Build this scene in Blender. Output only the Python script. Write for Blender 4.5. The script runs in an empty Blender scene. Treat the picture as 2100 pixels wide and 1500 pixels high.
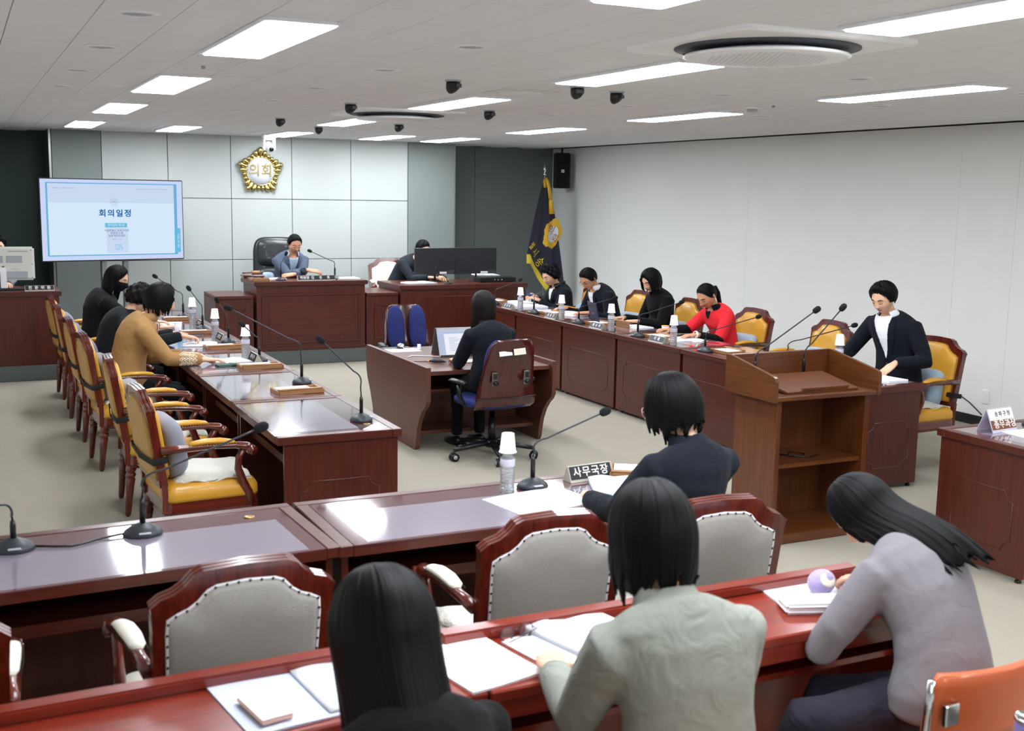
import bpy, bmesh, math, random
import numpy as np
from mathutils import Vector, Matrix, Euler
random.seed(7)
SC = bpy.context.scene
COL = SC.collection
PI = math.pi
R = math.radians

# ------------------------------------------------------------------ camera
FPX = 2349.4
PITCH, YAW, ROLL = R(8.5476), R(25.716), R(0.9719)
CAMZ = 2.05
fw = Vector((math.sin(YAW) * math.cos(PITCH), math.cos(YAW) * math.cos(PITCH), -math.sin(PITCH)))
rt0 = Vector((math.cos(YAW), -math.sin(YAW), 0))
up0 = rt0.cross(fw)
rt = rt0 * math.cos(ROLL) + up0 * math.sin(ROLL)
up = up0 * math.cos(ROLL) - rt0 * math.sin(ROLL)
cam = bpy.data.cameras.new('camera')
camo = bpy.data.objects.new('camera', cam)
COL.objects.link(camo)
camo.matrix_world = Matrix(((rt.x, up.x, -fw.x, 0), (rt.y, up.y, -fw.y, 0), (rt.z, up.z, -fw.z, CAMZ), (0, 0, 0, 1)))
cam.sensor_fit = 'HORIZONTAL'
cam.sensor_width = 36
cam.lens = FPX / 2100 * 36
cam.clip_start = 0.05
cam.dof.use_dof = True
cam.dof.focus_distance = 9.0
cam.dof.aperture_fstop = 4.5
SC.camera = camo

# ------------------------------------------------------------------ world, exposure
w = bpy.data.worlds.new('world')
SC.world = w
w.use_nodes = True
w.node_tree.nodes['Background'].inputs[0].default_value = (0.8, 0.9, 1, 1)
w.node_tree.nodes['Background'].inputs[1].default_value = 0.02
SC.view_settings.view_transform = 'Standard'
SC.view_settings.look = 'None'
SC.view_settings.gamma = 1
SC.view_settings.use_curve_mapping = False
SC.view_settings.exposure = 0.0
LAMP = 32          # radiance of the ceiling light diffusers
SC.cycles.max_bounces = 10
SC.cycles.diffuse_bounces = 6
SC.cycles.glossy_bounces = 4
SC.cycles.transmission_bounces = 6
SC.cycles.transparent_max_bounces = 8
SC.cycles.caustics_reflective = False
SC.cycles.caustics_refractive = False
SC.cycles.sample_clamp_indirect = 6

# ------------------------------------------------------------------ materials
def lin(c):
    return tuple((x / 255 / 12.92) if x / 255 <= .04045 else ((x / 255 + .055) / 1.055) ** 2.4 for x in c)
MATS = {}
def nodes(name):
    m = bpy.data.materials.new(name)
    m.use_nodes = True
    return m, m.node_tree.nodes, m.node_tree.links, m.node_tree.nodes['Principled BSDF']
def mat(name, c, rough=.5, metal=0, coat=0, bump=0, bscale=60, spec=.5, emit=0, trans=0, ior=1.45, var=0, vscale=8, sheen=0, stretch=None, alpha=1):
    m, N, L, b = nodes(name)
    col = (*lin(c), 1)
    b.inputs['Base Color'].default_value = col
    b.inputs['Roughness'].default_value = rough
    b.inputs['Metallic'].default_value = metal
    b.inputs['Specular IOR Level'].default_value = spec
    b.inputs['IOR'].default_value = ior
    b.inputs['Transmission Weight'].default_value = trans
    b.inputs['Alpha'].default_value = alpha
    if coat:
        b.inputs['Coat Weight'].default_value = coat
        b.inputs['Coat Roughness'].default_value = .06
    if sheen:
        b.inputs['Sheen Weight'].default_value = sheen
    if emit:
        b.inputs['Emission Color'].default_value = col
        b.inputs['Emission Strength'].default_value = emit
    if var or bump:
        tc = N.new('ShaderNodeTexCoord')
        src = tc.outputs['Object']
        if stretch:
            mp = N.new('ShaderNodeMapping')
            mp.inputs['Scale'].default_value = stretch
            L.new(src, mp.inputs['Vector'])
            src = mp.outputs['Vector']
    if var:
        n = N.new('ShaderNodeTexNoise')
        n.inputs['Scale'].default_value = vscale
        n.inputs['Detail'].default_value = 4
        L.new(src, n.inputs['Vector'])
        r = N.new('ShaderNodeMapRange')
        r.inputs['From Min'].default_value = .3
        r.inputs['From Max'].default_value = .7
        r.inputs['To Min'].default_value = 1 - var
        r.inputs['To Max'].default_value = 1 + var
        L.new(n.outputs['Fac'], r.inputs['Value'])
        mx = N.new('ShaderNodeVectorMath')
        mx.operation = 'SCALE'
        mx.inputs[0].default_value = col[:3]
        L.new(r.outputs['Result'], mx.inputs['Scale'])
        L.new(mx.outputs['Vector'], b.inputs['Base Color'])
    if bump:
        n2 = N.new('ShaderNodeTexNoise')
        n2.inputs['Scale'].default_value = bscale
        n2.inputs['Detail'].default_value = 3
        L.new(src, n2.inputs['Vector'])
        bp = N.new('ShaderNodeBump')
        bp.inputs['Strength'].default_value = bump
        bp.inputs['Distance'].default_value = .01
        L.new(n2.outputs['Fac'], bp.inputs['Height'])
        L.new(bp.outputs['Normal'], b.inputs['Normal'])
    MATS[name] = m
    return m
def wood(name, c1, c2, axis, rough=.3, coat=.3, scale=1.0):
    """grain runs along axis"""
    m, N, L, b = nodes(name)
    tc = N.new('ShaderNodeTexCoord')
    mp = N.new('ShaderNodeMapping')
    s = [26 * scale] * 3
    s['xyz'.index(axis)] = 1.3 * scale
    mp.inputs['Scale'].default_value = s
    L.new(tc.outputs['Object'], mp.inputs['Vector'])
    n = N.new('ShaderNodeTexNoise')
    n.inputs['Scale'].default_value = 2.2
    n.inputs['Detail'].default_value = 6
    n.inputs['Distortion'].default_value = .6
    L.new(mp.outputs['Vector'], n.inputs['Vector'])
    cr = N.new('ShaderNodeValToRGB')
    cr.color_ramp.elements[0].position = .3
    cr.color_ramp.elements[0].color = (*lin(c1), 1)
    cr.color_ramp.elements[1].position = .72
    cr.color_ramp.elements[1].color = (*lin(c2), 1)
    L.new(n.outputs['Fac'], cr.inputs['Fac'])
    L.new(cr.outputs['Color'], b.inputs['Base Color'])
    b.inputs['Roughness'].default_value = rough
    b.inputs['Coat Weight'].default_value = coat
    b.inputs['Coat Roughness'].default_value = .12
    MATS[name] = m
    return m
for ax in 'xyz':
    wood('mahogany_' + ax, (64, 22, 12), (88, 33, 18), ax, rough=.36, coat=.15)
    wood('redwood_' + ax, (112, 32, 18), (138, 44, 25), ax, rough=.28, coat=.4)
    wood('lectern_' + ax, (78, 40, 17), (108, 60, 27), ax, rough=.34, coat=.2)
    wood('clerk_' + ax, (84, 46, 33), (104, 60, 44), ax, rough=.4, coat=.15)
    wood('chair_' + ax, (72, 22, 14), (108, 38, 22), ax, rough=.22, coat=.6)
    wood('crate_' + ax, (142, 98, 60), (172, 126, 82), ax, rough=.45, coat=.1)
wood('shell_z', (58, 19, 17), (80, 28, 24), 'z', rough=.2, coat=.5, scale=.5)
mat('table_dark', (70, 24, 20), .25, coat=.4)
mat('glass_top', (98, 64, 70), .06, coat=1.0, spec=.6)
mat('desk_pad', (142, 132, 145), .10, coat=1.0, spec=.6)
mat('carpet', (166, 159, 143), .95, bump=.6, bscale=260, var=.07, vscale=120)
mat('platform_carpet', (92, 98, 96), .9, bump=.5, bscale=200, var=.06, vscale=90)
mat('ceiling_tile', (233, 234, 237), .9, bump=.15, bscale=90, var=.035, vscale=120)
mat('ceiling_gap', (150, 150, 150), .9)
mat('wall_white', (243, 244, 241), .75, bump=.04, bscale=120, var=.012, vscale=2)
mat('wall_panel', (180, 185, 182), .6, bump=.03, bscale=100, var=.01, vscale=3)
mat('wall_gap', (60, 62, 60), .8)
mat('wall_grey', (126, 134, 131), .7, var=.02, vscale=3)
mat('wall_dark', (108, 116, 113), .7, var=.02, vscale=3)
mat('board_green', (44, 62, 56), .6, var=.03, vscale=3)
mat('metal_trim', (150, 155, 152), .35, metal=.8)
mat('light_frame', (238, 240, 244), .5)
mat('plastic_white', (246, 247, 249), .35)
mat('plastic_ivory', (222, 222, 214), .4)
mat('plastic_grey', (170, 174, 180), .4)
mat('black_matte', (22, 23, 25), .6)
mat('black_plastic', (18, 19, 22), .35)
mat('black_foam', (20, 21, 24), .95, bump=.8, bscale=500)
mat('mic_grey', (46, 50, 56), .42)
mat('dark_grey', (62, 66, 72), .5)
mat('monitor_back', (34, 37, 42), .45)
mat('chrome', (210, 212, 215), .15, metal=1)
mat('brass', (176, 146, 84), .3, metal=1)
mat('gold', (204, 186, 122), .22, metal=1, bump=.1, bscale=60)
mat('gold_yellow', (216, 170, 42), .55, var=.12, vscale=60)
mat('emblem_white', (214, 216, 222), .5)
mat('flag_navy', (16, 16, 40), .7, sheen=.3, bump=.2, bscale=200)
mat('fringe_yellow', (236, 206, 50), .7, var=.15, vscale=200)
mat('paper', (244, 246, 250), .8)
mat('paper_cream', (240, 234, 214), .8)
mat('paper_blue', (206, 214, 234), .8)
mat('ink', (60, 62, 80), .8)
mat('ink_pale', (176, 182, 200), .8)
mat('plate_silver', (186, 182, 168), .4, metal=.2)
mat('plate_black', (26, 26, 28), .4)
mat('letter_white', (240, 240, 240), .6)
mat('sign_brown', (124, 76, 48), .6)
mat('acrylic', (226, 224, 240), .12, alpha=.75, spec=.6)
mat('mustard', (206, 150, 44), .38, coat=.15, bump=.12, bscale=90, var=.05, vscale=6)
mat('tan_leather', (196, 152, 82), .45, bump=.12, bscale=90, var=.05, vscale=6)
mat('linen', (178, 176, 168), .9, bump=.5, bscale=380, var=.07, vscale=160, stretch=(3, 3, .35))
mat('cream_vinyl', (226, 222, 208), .5, bump=.1, bscale=60)
mat('piping_white', (236, 238, 240), .6)
mat('stud_dark', (58, 46, 34), .35, metal=.8)
mat('cushion_grey', (136, 138, 150), .9, bump=.3, bscale=300, sheen=.3)
mat('cushion_blue', (160, 180, 198), .9, bump=.3, bscale=200, sheen=.3)
mat('cushion_white', (228, 224, 212), .95, bump=.9, bscale=120, sheen=.4)
mat('strap_black', (20, 22, 24), .8)
mat('blue_fabric', (36, 44, 104), .9, bump=.4, bscale=300, var=.25, vscale=90)
mat('leather_black', (30, 33, 37), .35, coat=.2, bump=.15, bscale=80)
mat('water_bottle', (232, 238, 244), .08, trans=.75, ior=1.2, bump=.3, bscale=70)
mat('laptop_silver', (168, 172, 178), .35, metal=.7)
mat('laptop_navy', (28, 36, 62), .4)
mat('orange_back', (196, 92, 48), .45, coat=.2)
mat('purple', (150, 140, 206), .5)
mat('lilac_plush', (176, 160, 208), .9, bump=.4, bscale=200, sheen=.5)
mat('green_case', (18, 66, 56), .4)
mat('phone_pink', (238, 190, 176), .25, metal=.4)
mat('phone_white', (248, 248, 250), .2, coat=.6)
mat('pencil_yellow', (232, 160, 40), .5)
mat('clear_lens', (220, 224, 230), .05, alpha=.06)
mat('frame_dark', (40, 30, 32), .3)
mat('frame_rose', (214, 190, 184), .3, metal=.5)
mat('skin', (226, 178, 148), .5, bump=.03, bscale=120, var=.03, vscale=20)
mat('skin_tan', (204, 148, 114), .5, bump=.03, bscale=120, var=.03, vscale=20)
mat('lip', (186, 104, 94), .4)
mat('brow', (38, 28, 26), .8)
mat('hair_scalp', (128, 104, 90), .7)
def hairmat(name, c, c2):
    m, N, L, b = nodes(name)
    tc = N.new('ShaderNodeUVMap')
    mp = N.new('ShaderNodeMapping')
    mp.inputs['Scale'].default_value = (170, 1.6, 1)
    L.new(tc.outputs['UV'], mp.inputs['Vector'])
    n = N.new('ShaderNodeTexNoise')
    n.inputs['Scale'].default_value = 1.0
    n.inputs['Detail'].default_value = 5
    L.new(mp.outputs['Vector'], n.inputs['Vector'])
    cr = N.new('ShaderNodeValToRGB')
    cr.color_ramp.elements[0].position = .35
    cr.color_ramp.elements[0].color = (*lin(c), 1)
    cr.color_ramp.elements[1].position = .75
    cr.color_ramp.elements[1].color = (*lin(c2), 1)
    L.new(n.outputs['Fac'], cr.inputs['Fac'])
    L.new(cr.outputs['Color'], b.inputs['Base Color'])
    bp = N.new('ShaderNodeBump')
    bp.inputs['Strength'].default_value = .55
    bp.inputs['Distance'].default_value = .004
    L.new(n.outputs['Fac'], bp.inputs['Height'])
    L.new(bp.outputs['Normal'], b.inputs['Normal'])
    b.inputs['Roughness'].default_value = .46
    b.inputs['Specular IOR Level'].default_value = .12
    MATS[name] = m
hairmat('hair_black', (5, 5, 6), (14, 14, 16))
hairmat('hair_brown', (15, 11, 10), (32, 25, 23))
def cloth(name, c, fold=.35, fscale=9, fine=.25, rough=.9, var=.05, sheen=.03):
    m, N, L, b = nodes(name)
    b.inputs['Roughness'].default_value = rough
    b.inputs['Sheen Weight'].default_value = sheen
    b.inputs['Specular IOR Level'].default_value = .2
    tc = N.new('ShaderNodeTexCoord')
    n = N.new('ShaderNodeTexNoise')
    n.inputs['Scale'].default_value = fscale
    n.inputs['Detail'].default_value = 2
    n.inputs['Distortion'].default_value = 1.2
    L.new(tc.outputs['Object'], n.inputs['Vector'])
    n2 = N.new('ShaderNodeTexNoise')
    n2.inputs['Scale'].default_value = 420
    L.new(tc.outputs['Object'], n2.inputs['Vector'])
    bp = N.new('ShaderNodeBump')
    bp.inputs['Strength'].default_value = fold
    bp.inputs['Distance'].default_value = .03
    L.new(n.outputs['Fac'], bp.inputs['Height'])
    bp2 = N.new('ShaderNodeBump')
    bp2.inputs['Strength'].default_value = fine
    bp2.inputs['Distance'].default_value = .003
    L.new(n2.outputs['Fac'], bp2.inputs['Height'])
    L.new(bp.outputs['Normal'], bp2.inputs['Normal'])
    L.new(bp2.outputs['Normal'], b.inputs['Normal'])
    r = N.new('ShaderNodeMapRange')
    r.inputs['From Min'].default_value = .3
    r.inputs['From Max'].default_value = .7
    r.inputs['To Min'].default_value = 1 - var
    r.inputs['To Max'].default_value = 1 + var
    L.new(n2.outputs['Fac'], r.inputs['Value'])
    mx = N.new('ShaderNodeVectorMath')
    mx.operation = 'SCALE'
    mx.inputs[0].default_value = lin(c)
    L.new(r.outputs['Result'], mx.inputs['Scale'])
    L.new(mx.outputs['Vector'], b.inputs['Base Color'])
    MATS[name] = m
cloth('cloth_black', (11, 12, 14))
cloth('cloth_charcoal', (25, 28, 32))
cloth('cloth_navy', (17, 21, 31))
cloth('cloth_darknavy', (14, 17, 28))
cloth('cloth_slate', (36, 41, 48))
cloth('cloth_greyblue', (78, 88, 106), var=.18)
cloth('cloth_tan', (162, 124, 78))
cloth('cloth_red', (222, 42, 52))
cloth('cloth_sage', (146, 149, 140), var=.12, fold=.5)
cloth('cloth_lilacgrey', (126, 121, 126), var=.08, fold=.25)
cloth('cloth_trouser', (46, 43, 55), fold=.5)
cloth('cloth_white', (236, 238, 242))
cloth('cloth_lightblue', (182, 204, 226))
cloth('cloth_grey', (120, 124, 130))
def emis(name, c, s):
    m, N, L, b = nodes(name)
    N.remove(b)
    e = N.new('ShaderNodeEmission')
    e.inputs[0].default_value = (*lin(c), 1)
    e.inputs[1].default_value = s
    L.new(e.outputs[0], N['Material Output'].inputs[0])
    MATS[name] = m
emis('lamp', (242, 248, 255), LAMP)
emis('screen_bg', (212, 232, 250), 1.0)
emis('screen_edge', (202, 214, 246), 1.0)
emis('screen_mid', (206, 222, 248), .95)
emis('screen_line', (112, 184, 226), .9)
emis('screen_blue', (28, 110, 186), .8)
emis('screen_sky', (110, 196, 232), .9)
emis('screen_ink', (80, 96, 140), .8)
emis('screen_pale', (160, 176, 214), .9)
emis('screen_white', (238, 240, 250), 1.0)
emis('screen_bar', (190, 205, 232), .9)

# ------------------------------------------------------------------ mesh helpers
class M:
    """collects faces (with a material slot) and links them as ONE mesh object"""
    def __init__(s):
        s.v, s.f, s.mi, s.sm, s.uv = [], [], [], [], None
    def add(s, vs, fs, mi=0, sm=False, mtx=None):
        o = len(s.v)
        s.v += [tuple(mtx @ Vector(p)) for p in vs] if mtx is not None else [tuple(p) for p in vs]
        s.f += [tuple(i + o for i in f) for f in fs]
        s.mi += [mi] * len(fs)
        s.sm += [sm] * len(fs)
        return s
    def box(s, x0, x1, y0, y1, z0, z1, mi=0, mtx=None, b=0):
        if b <= 0:
            v = [(x, y, z) for x in (x0, x1) for y in (y0, y1) for z in (z0, z1)]
            f = [(0, 1, 3, 2), (4, 6, 7, 5), (0, 4, 5, 1), (2, 3, 7, 6), (0, 2, 6, 4), (1, 5, 7, 3)]
            return s.add(v, f, mi, False, mtx)
        # chamfered box
        bm = bmesh.new()
        bmesh.ops.create_cube(bm, size=1)
        for q in bm.verts:
            q.co = ((x0 + x1) / 2 + q.co.x * (x1 - x0), (y0 + y1) / 2 + q.co.y * (y1 - y0), (z0 + z1) / 2 + q.co.z * (z1 - z0))
        bmesh.ops.bevel(bm, geom=bm.edges[:], offset=b, segments=1 if b < .006 else 2, affect='EDGES')
        bm.verts.index_update()
        v = [q.co[:] for q in bm.verts]
        f = [tuple(q.index for q in p.verts) for p in bm.faces]
        bm.free()
        return s.add(v, f, mi, False, mtx)
    def loft(s, rings, mi=0, sm=True, cap=True, closed=True, mtx=None):
        n = len(rings[0])
        v = [p for r in rings for p in r]
        f = []
        for i in range(len(rings) - 1):
            for j in range(n if closed else n - 1):
                k = (j + 1) % n
                f.append((i * n + j, i * n + k, (i + 1) * n + k, (i + 1) * n + j))
        if cap:
            f.append(tuple(range(n))[::-1])
            f.append(tuple(range((len(rings) - 1) * n, len(rings) * n)))
        return s.add(v, f, mi, sm, mtx)
    def tube(s, pts, r, n=8, mi=0, sm=True, up=(0, 0, 1), flat=1.0, mtx=None):
        """tube along pts, r a number or a list; flat squashes the ring along its second axis"""
        pts = [Vector(p) for p in pts]
        rr = r if isinstance(r, (list, tuple)) else [r] * len(pts)
        rings = []
        prev = None
        for i, p in enumerate(pts):
            t = (pts[min(i + 1, len(pts) - 1)] - pts[max(i - 1, 0)])
            t = t.normalized() if t.length > 1e-9 else Vector((0, 0, 1))
            if prev is None:
                a = t.cross(Vector(up))
                if a.length < 1e-3:
                    a = t.cross(Vector((1, 0, 0)))
                    if a.length < 1e-3:
                        a = t.cross(Vector((0, 1, 0)))
                a.normalize()
            else:
                a = (prev - t * prev.dot(t)).normalized()
            prev = a
            b = t.cross(a).normalized()
            q = rr[i]
            q0, q1 = q if isinstance(q, (list, tuple)) else (q, q * flat)
            rings.append([p + a * (math.cos(2 * PI * j / n) * q0) + b * (math.sin(2 * PI * j / n) * q1) for j in range(n)])
        return s.loft(rings, mi, sm, True, True, mtx)
    def cyl(s, p0, p1, r0, r1=None, n=16, mi=0, sm=True, mtx=None):
        return s.tube([p0, p1], [r0, r0 if r1 is None else r1], n, mi, sm, mtx=mtx)
    def lathe(s, prof, n=20, mi=0, sm=True, o=(0, 0, 0), mtx=None, sx=1, sy=1):
        rings = [[(o[0] + sx * max(r, 1e-4) * math.cos(2 * PI * j / n), o[1] + sy * max(r, 1e-4) * math.sin(2 * PI * j / n), o[2] + z) for j in range(n)] for r, z in prof]
        return s.loft(rings, mi, sm, True, True, mtx)
    def prism(s, poly, a0, a1, axis='z', mi=0, mtx=None, sm=False):
        """poly of 2-D points extruded along axis (x: poly is y,z; y: poly is x,z; z: poly is x,y)"""
        def P(p, a):
            return (a, p[0], p[1]) if axis == 'x' else (p[0], a, p[1]) if axis == 'y' else (p[0], p[1], a)
        return s.loft([[P(p, a0) for p in poly], [P(p, a1) for p in poly]], mi, sm, True, True, mtx)
    def ball(s, c, r, n=12, k=8, mi=0, mtx=None):
        r = r if isinstance(r, (tuple, list)) else (r, r, r)
        v, f = [], []
        for i in range(1, k):
            for j in range(n):
                th, ph = PI * i / k, 2 * PI * j / n
                v.append((c[0] + r[0] * math.sin(th) * math.cos(ph), c[1] + r[1] * math.sin(th) * math.sin(ph), c[2] + r[2] * math.cos(th)))
        t = len(v)
        v += [(c[0], c[1], c[2] + r[2]), (c[0], c[1], c[2] - r[2])]
        for i in range(k - 2):
            for j in range(n):
                a, b = i * n + j, i * n + (j + 1) % n
                f.append((a, a + n, b + n, b))
        for j in range(n):
            f.append((t, j, (j + 1) % n))
            f.append((t + 1, (k - 2) * n + (j + 1) % n, (k - 2) * n + j))
        return s.add(v, f, mi, True, mtx)
    def mesh(s, name, mats):
        me = bpy.data.meshes.new(name)
        me.from_pydata(s.v, [], s.f)
        for m in (mats if isinstance(mats, (list, tuple)) else [mats]):
            me.materials.append(MATS[m])
        me.polygons.foreach_set('material_index', s.mi)
        me.polygons.foreach_set('use_smooth', s.sm)
        me.update()
        return me
    def build(s, name, mats, parent=None, loc=None, rot=None, label=None):
        return link(name, s.mesh(name, mats), parent, loc, rot, label)
def link(name, me, parent=None, loc=None, rot=None, label=None):
    o = bpy.data.objects.new(name, me)
    COL.objects.link(o)
    if parent is not None:
        o.parent = parent
    if loc is not None:
        o.location = loc
    if rot is not None:
        o.rotation_euler = rot
    if label:
        o['label'] = label
    return o
def tag(o, label, cat, group=None):
    o['label'] = label
    o['category'] = cat
    if group:
        o['group'] = group
    return o
def thing(name, label, cat, loc=(0, 0, 0), rz=0, group=None):
    o = link(name, None, None, loc, (0, 0, rz))
    o.empty_display_size = .1
    return tag(o, label, cat, group)
def struct(o):
    o['kind'] = 'structure'
    return o
def copy_tree(o, parent=None):
    c = o.copy()
    COL.objects.link(c)
    c.parent = parent
    for ch in o.children:
        copy_tree(ch, c)
    return c
def text_mesh(s, size, extrude=.001, sx=1.0, align='CENTER', bold=.0):
    cu = bpy.data.curves.new('lettering', 'FONT')
    cu.body = s
    cu.size = size
    cu.extrude = extrude
    cu.offset = bold * size
    cu.align_x = align
    cu.align_y = 'CENTER'
    cu.resolution_u = 3
    o = bpy.data.objects.new('lettering', cu)
    COL.objects.link(o)
    me = bpy.data.meshes.new_from_object(o.evaluated_get(bpy.context.evaluated_depsgraph_get()))
    bpy.data.objects.remove(o)
    if sx != 1:
        me.transform(Matrix.Diagonal((sx, 1, 1, 1)))
    me.name = 'lettering'
    return me
def lettering(s, size, m, parent, loc, rot, sx=1.0, ext=.001, align='CENTER', name='lettering', bold=0):
    me = text_mesh(s, size, ext, sx, align, bold)
    me.materials.clear()
    me.materials.append(MATS[m])
    o = link(name, me, parent, loc, rot)
    return o
def mtx(loc=(0, 0, 0), rot=(0, 0, 0), sc=1.0):
    return Matrix.Translation(loc) @ Euler(rot).to_matrix().to_4x4() @ Matrix.Scale(sc, 4)

# ================================================================== the room
CZ = 2.74
XL, XR, YB, YF = -1.4, 8.4, 16.1, -2.2      # side walls, alcove back wall, wall behind the camera
YP = 15.3                                    # face of the panelled wall
struct(M().box(XL - .2, XR + .2, YF - .2, YB + .2, -.2, 0).build('floor', 'carpet'))
ceil = struct(M().box(XL - .2, XR + .2, YF - .2, YB + .2, CZ + .012, CZ + .2).build('ceiling', 'ceiling_gap'))
# ceiling tiles 0.305 x 0.61, joints left open
TW, TL = .305, .61
tiles = []
i0 = int((XL - .225) / TW) - 1
for i in range(i0, 34):
    x0 = .225 + i * TW
    if x0 < XL or x0 + TW > XR + .05:
        continue
    for j in range(-4, 28):
        y0 = -.02 + j * TL + (TL / 2 if i % 2 else 0)
        if y0 < YF or y0 + TL > YB + .05:
            continue
        d = Vector((x0 + TW / 2, y0 + TL / 2, CZ - CAMZ))
        dep = d.dot(fw)
        px = 1050 + FPX * d.dot(rt) / dep if dep > .3 else -9e3
        py = 750 - FPX * d.dot(up) / dep if dep > .3 else -9e3
        seen = -60 < px < 2160 and -40 < py < 320
        tiles.append((0 if seen else 1, dep, x0, y0))
tiles.sort()
gap = .0022
tile_me = M().box(gap, TW - gap, gap, TL - gap, 0, .016).mesh('ceiling_tile', 'ceiling_tile')
rest = M()
for k, (s_, d_, x0, y0) in enumerate(tiles):
    if k < 290 and s_ == 0:
        link('ceiling_tile', tile_me, ceil, (x0, y0, CZ - .004))
    else:
        rest.box(x0 + gap, x0 + TW - gap, y0 + gap, y0 + TL - gap, CZ - .004, CZ + .012)
rest.build('ceiling_tile_field', 'ceiling_tile', ceil)['kind'] = 'stuff'

# ---- back wall: panelled centre between grey pilasters, dark alcoves at both sides
wb = struct(M().box(1.03, 6.42, YP + .02, YB + .2, 0, CZ).build('wall_back', 'wall_gap'))
px_ = [1.64, 2.44, 3.24, 4.05, 4.87, 5.70]
pz_ = [.0, .31, 1.12, 1.92, CZ + .01]
for i in range(5):
    for j in range(4):
        M().box(px_[i] + .004, px_[i + 1] - .004, YP, YP + .025, pz_[j] + .004, pz_[j + 1] - .004, b=.002).build('wall_panel', 'wall_panel', wb)
M().box(1.065, 1.636, YP - .004, YP + .025, 0, CZ).build('wall_pilaster', 'wall_grey', wb)
M().box(5.704, 6.40, YP - .004, YP + .025, 0, CZ).build('wall_pilaster', 'wall_grey', wb)
M().box(1.03, 1.055, YP - .006, YP + .025, 0, CZ).build('edge_trim', 'metal_trim', wb)
M().box(6.40, 6.42, YP - .006, YP + .025, 0, CZ).build('edge_trim', 'metal_trim', wb)
wa = struct(M().box(6.4, XR + .2, YB + .015, YB + .2, 0, CZ).build('wall_back_alcove', 'wall_gap'))
M().box(6.42, 7.075, YB, YB + .02, 0, CZ).build('wall_panel', 'wall_dark', wa)
M().box(7.082, XR, YB, YB + .02, 0, CZ).build('wall_panel', 'wall_dark', wa)
wc = struct(M().box(XL - .2, 1.05, YB, YB + .2, 0, CZ).build('wall_back_recess', 'wall_gap'))
for a, b_ in ((XL, -.55), (-.545, .25), (.255, 1.04)):
    M().box(a, b_, YB - .02, YB, 0, CZ).build('wall_panel', 'board_green', wc)
# ---- right wall in tall sheets, with its black skirting
wr = struct(M().box(XR + .01, XR + .2, YF - .2, YB + .2, 0, CZ).build('wall_right', 'wall_gap'))
ys = [YF, 1.6, 4.2, 7.26, 7.92, 11.1, 14.27, YB]
for a, b_ in zip(ys[:-1], ys[1:]):
    M().box(XR, XR + .012, a + .0012, b_ - .0012, 0, CZ).build('wall_panel', 'wall_white', wr)
struct(M().box(XR - .012, XR - .0005, YF, YB - .001, 0, .09).build('baseboard_right', 'black_matte'))
struct(M().box(XL - .2, XL, YF - .2, YB + .2, 0, CZ).build('wall_left', 'wall_white'))
struct(M().box(XL - .2, XR + .2, YF - .2, YF, 0, CZ).build('wall_front', 'wall_white'))
# ---- platforms under the presiding desks
struct(M().box(2.42, 6.78, 13.2, YP - .01, 0, .158, b=.006).build('floor_platform', 'platform_carpet'))
struct(M().box(XL + .01, .97, 12.98, 15.28, 0, .158, b=.006).build('floor_platform', 'platform_carpet'))

# ================================================================== ceiling things
LB = 2.715
LK = 1.039     # lamp rows
def ceiling_light(x, y, label, L=1.36, W=.30):
    t = thing('ceiling_light', label, 'ceiling light', (x * LK, y * LK, LB), 0, 'ceiling light panels')
    m = M()
    for s in (-1, 1):
        m.box(s * W / 2 - .012 if s < 0 else W / 2 - .012, s * W / 2 + .012 if s < 0 else W / 2 + .012, -L / 2 - .012, L / 2 + .012, .004, CZ - .0045 - LB, b=.003)
        m.box(-W / 2 + .012, W / 2 - .012, s * L / 2 - .012, s * L / 2 + .012, .004, CZ - .0045 - LB)
    m.build('frame', 'light_frame', t)
    # rounded diffuser
    r, poly = .018, []
    for cx, cy, a0 in ((1, 1, 0), (-1, 1, 90), (-1, -1, 180), (1, -1, 270)):
        for k in range(4):
            a = R(a0 + 30 * k)
            poly.append((cx * (W / 2 - .006 - r) + r * math.cos(a), cy * (L / 2 - .006 - r) + r * math.sin(a)))
    M().prism(poly, 0, .03).build('diffuser', 'lamp', t)
lab = 'lit white ceiling lamp, {} from the emblem wall, row {}'
ORD = ['sixth', 'fifth', 'fourth', 'third', 'second', 'first', 'seventh']
rowA = 'above the tan-jacketed woman'
rowB = 'above the clerk desk'
rowC = 'above the woman in red'
for n_, (x, y) in enumerate(((1.25, 0.0), (1.25, 2.6), (1.25, 5.18), (1.25, 7.72), (1.25, 10.25), (1.24, 13.1))):
    ceiling_light(x, y, lab.format(ORD[n_], rowA))
for n_, (x, y) in enumerate(((3.34, .35), (3.25, 2.92), (3.34, 5.48), (3.36, 8.0), (3.42, 10.75), (3.55, 13.62))):
    ceiling_light(x, y, lab.format(ORD[n_], rowB))
for n_, (x, y) in enumerate(((5.3, .3), (5.3, 2.9), (5.32, 5.5), (5.43, 8.12), (5.52, 10.78), (5.58, 13.5))):
    ceiling_light(x, y, lab.format(ORD[n_], rowC))
ceiling_light(2.24, 13.3, 'lit white ceiling lamp off the rows, before the wall display')
ceiling_light(4.74, 13.48, 'lit white ceiling lamp off the rows, above the desk with two monitors')
ceiling_light(2.09, 2.84, 'lit white ceiling lamp off the rows, above the bench of paper-strewn desks')

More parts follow.
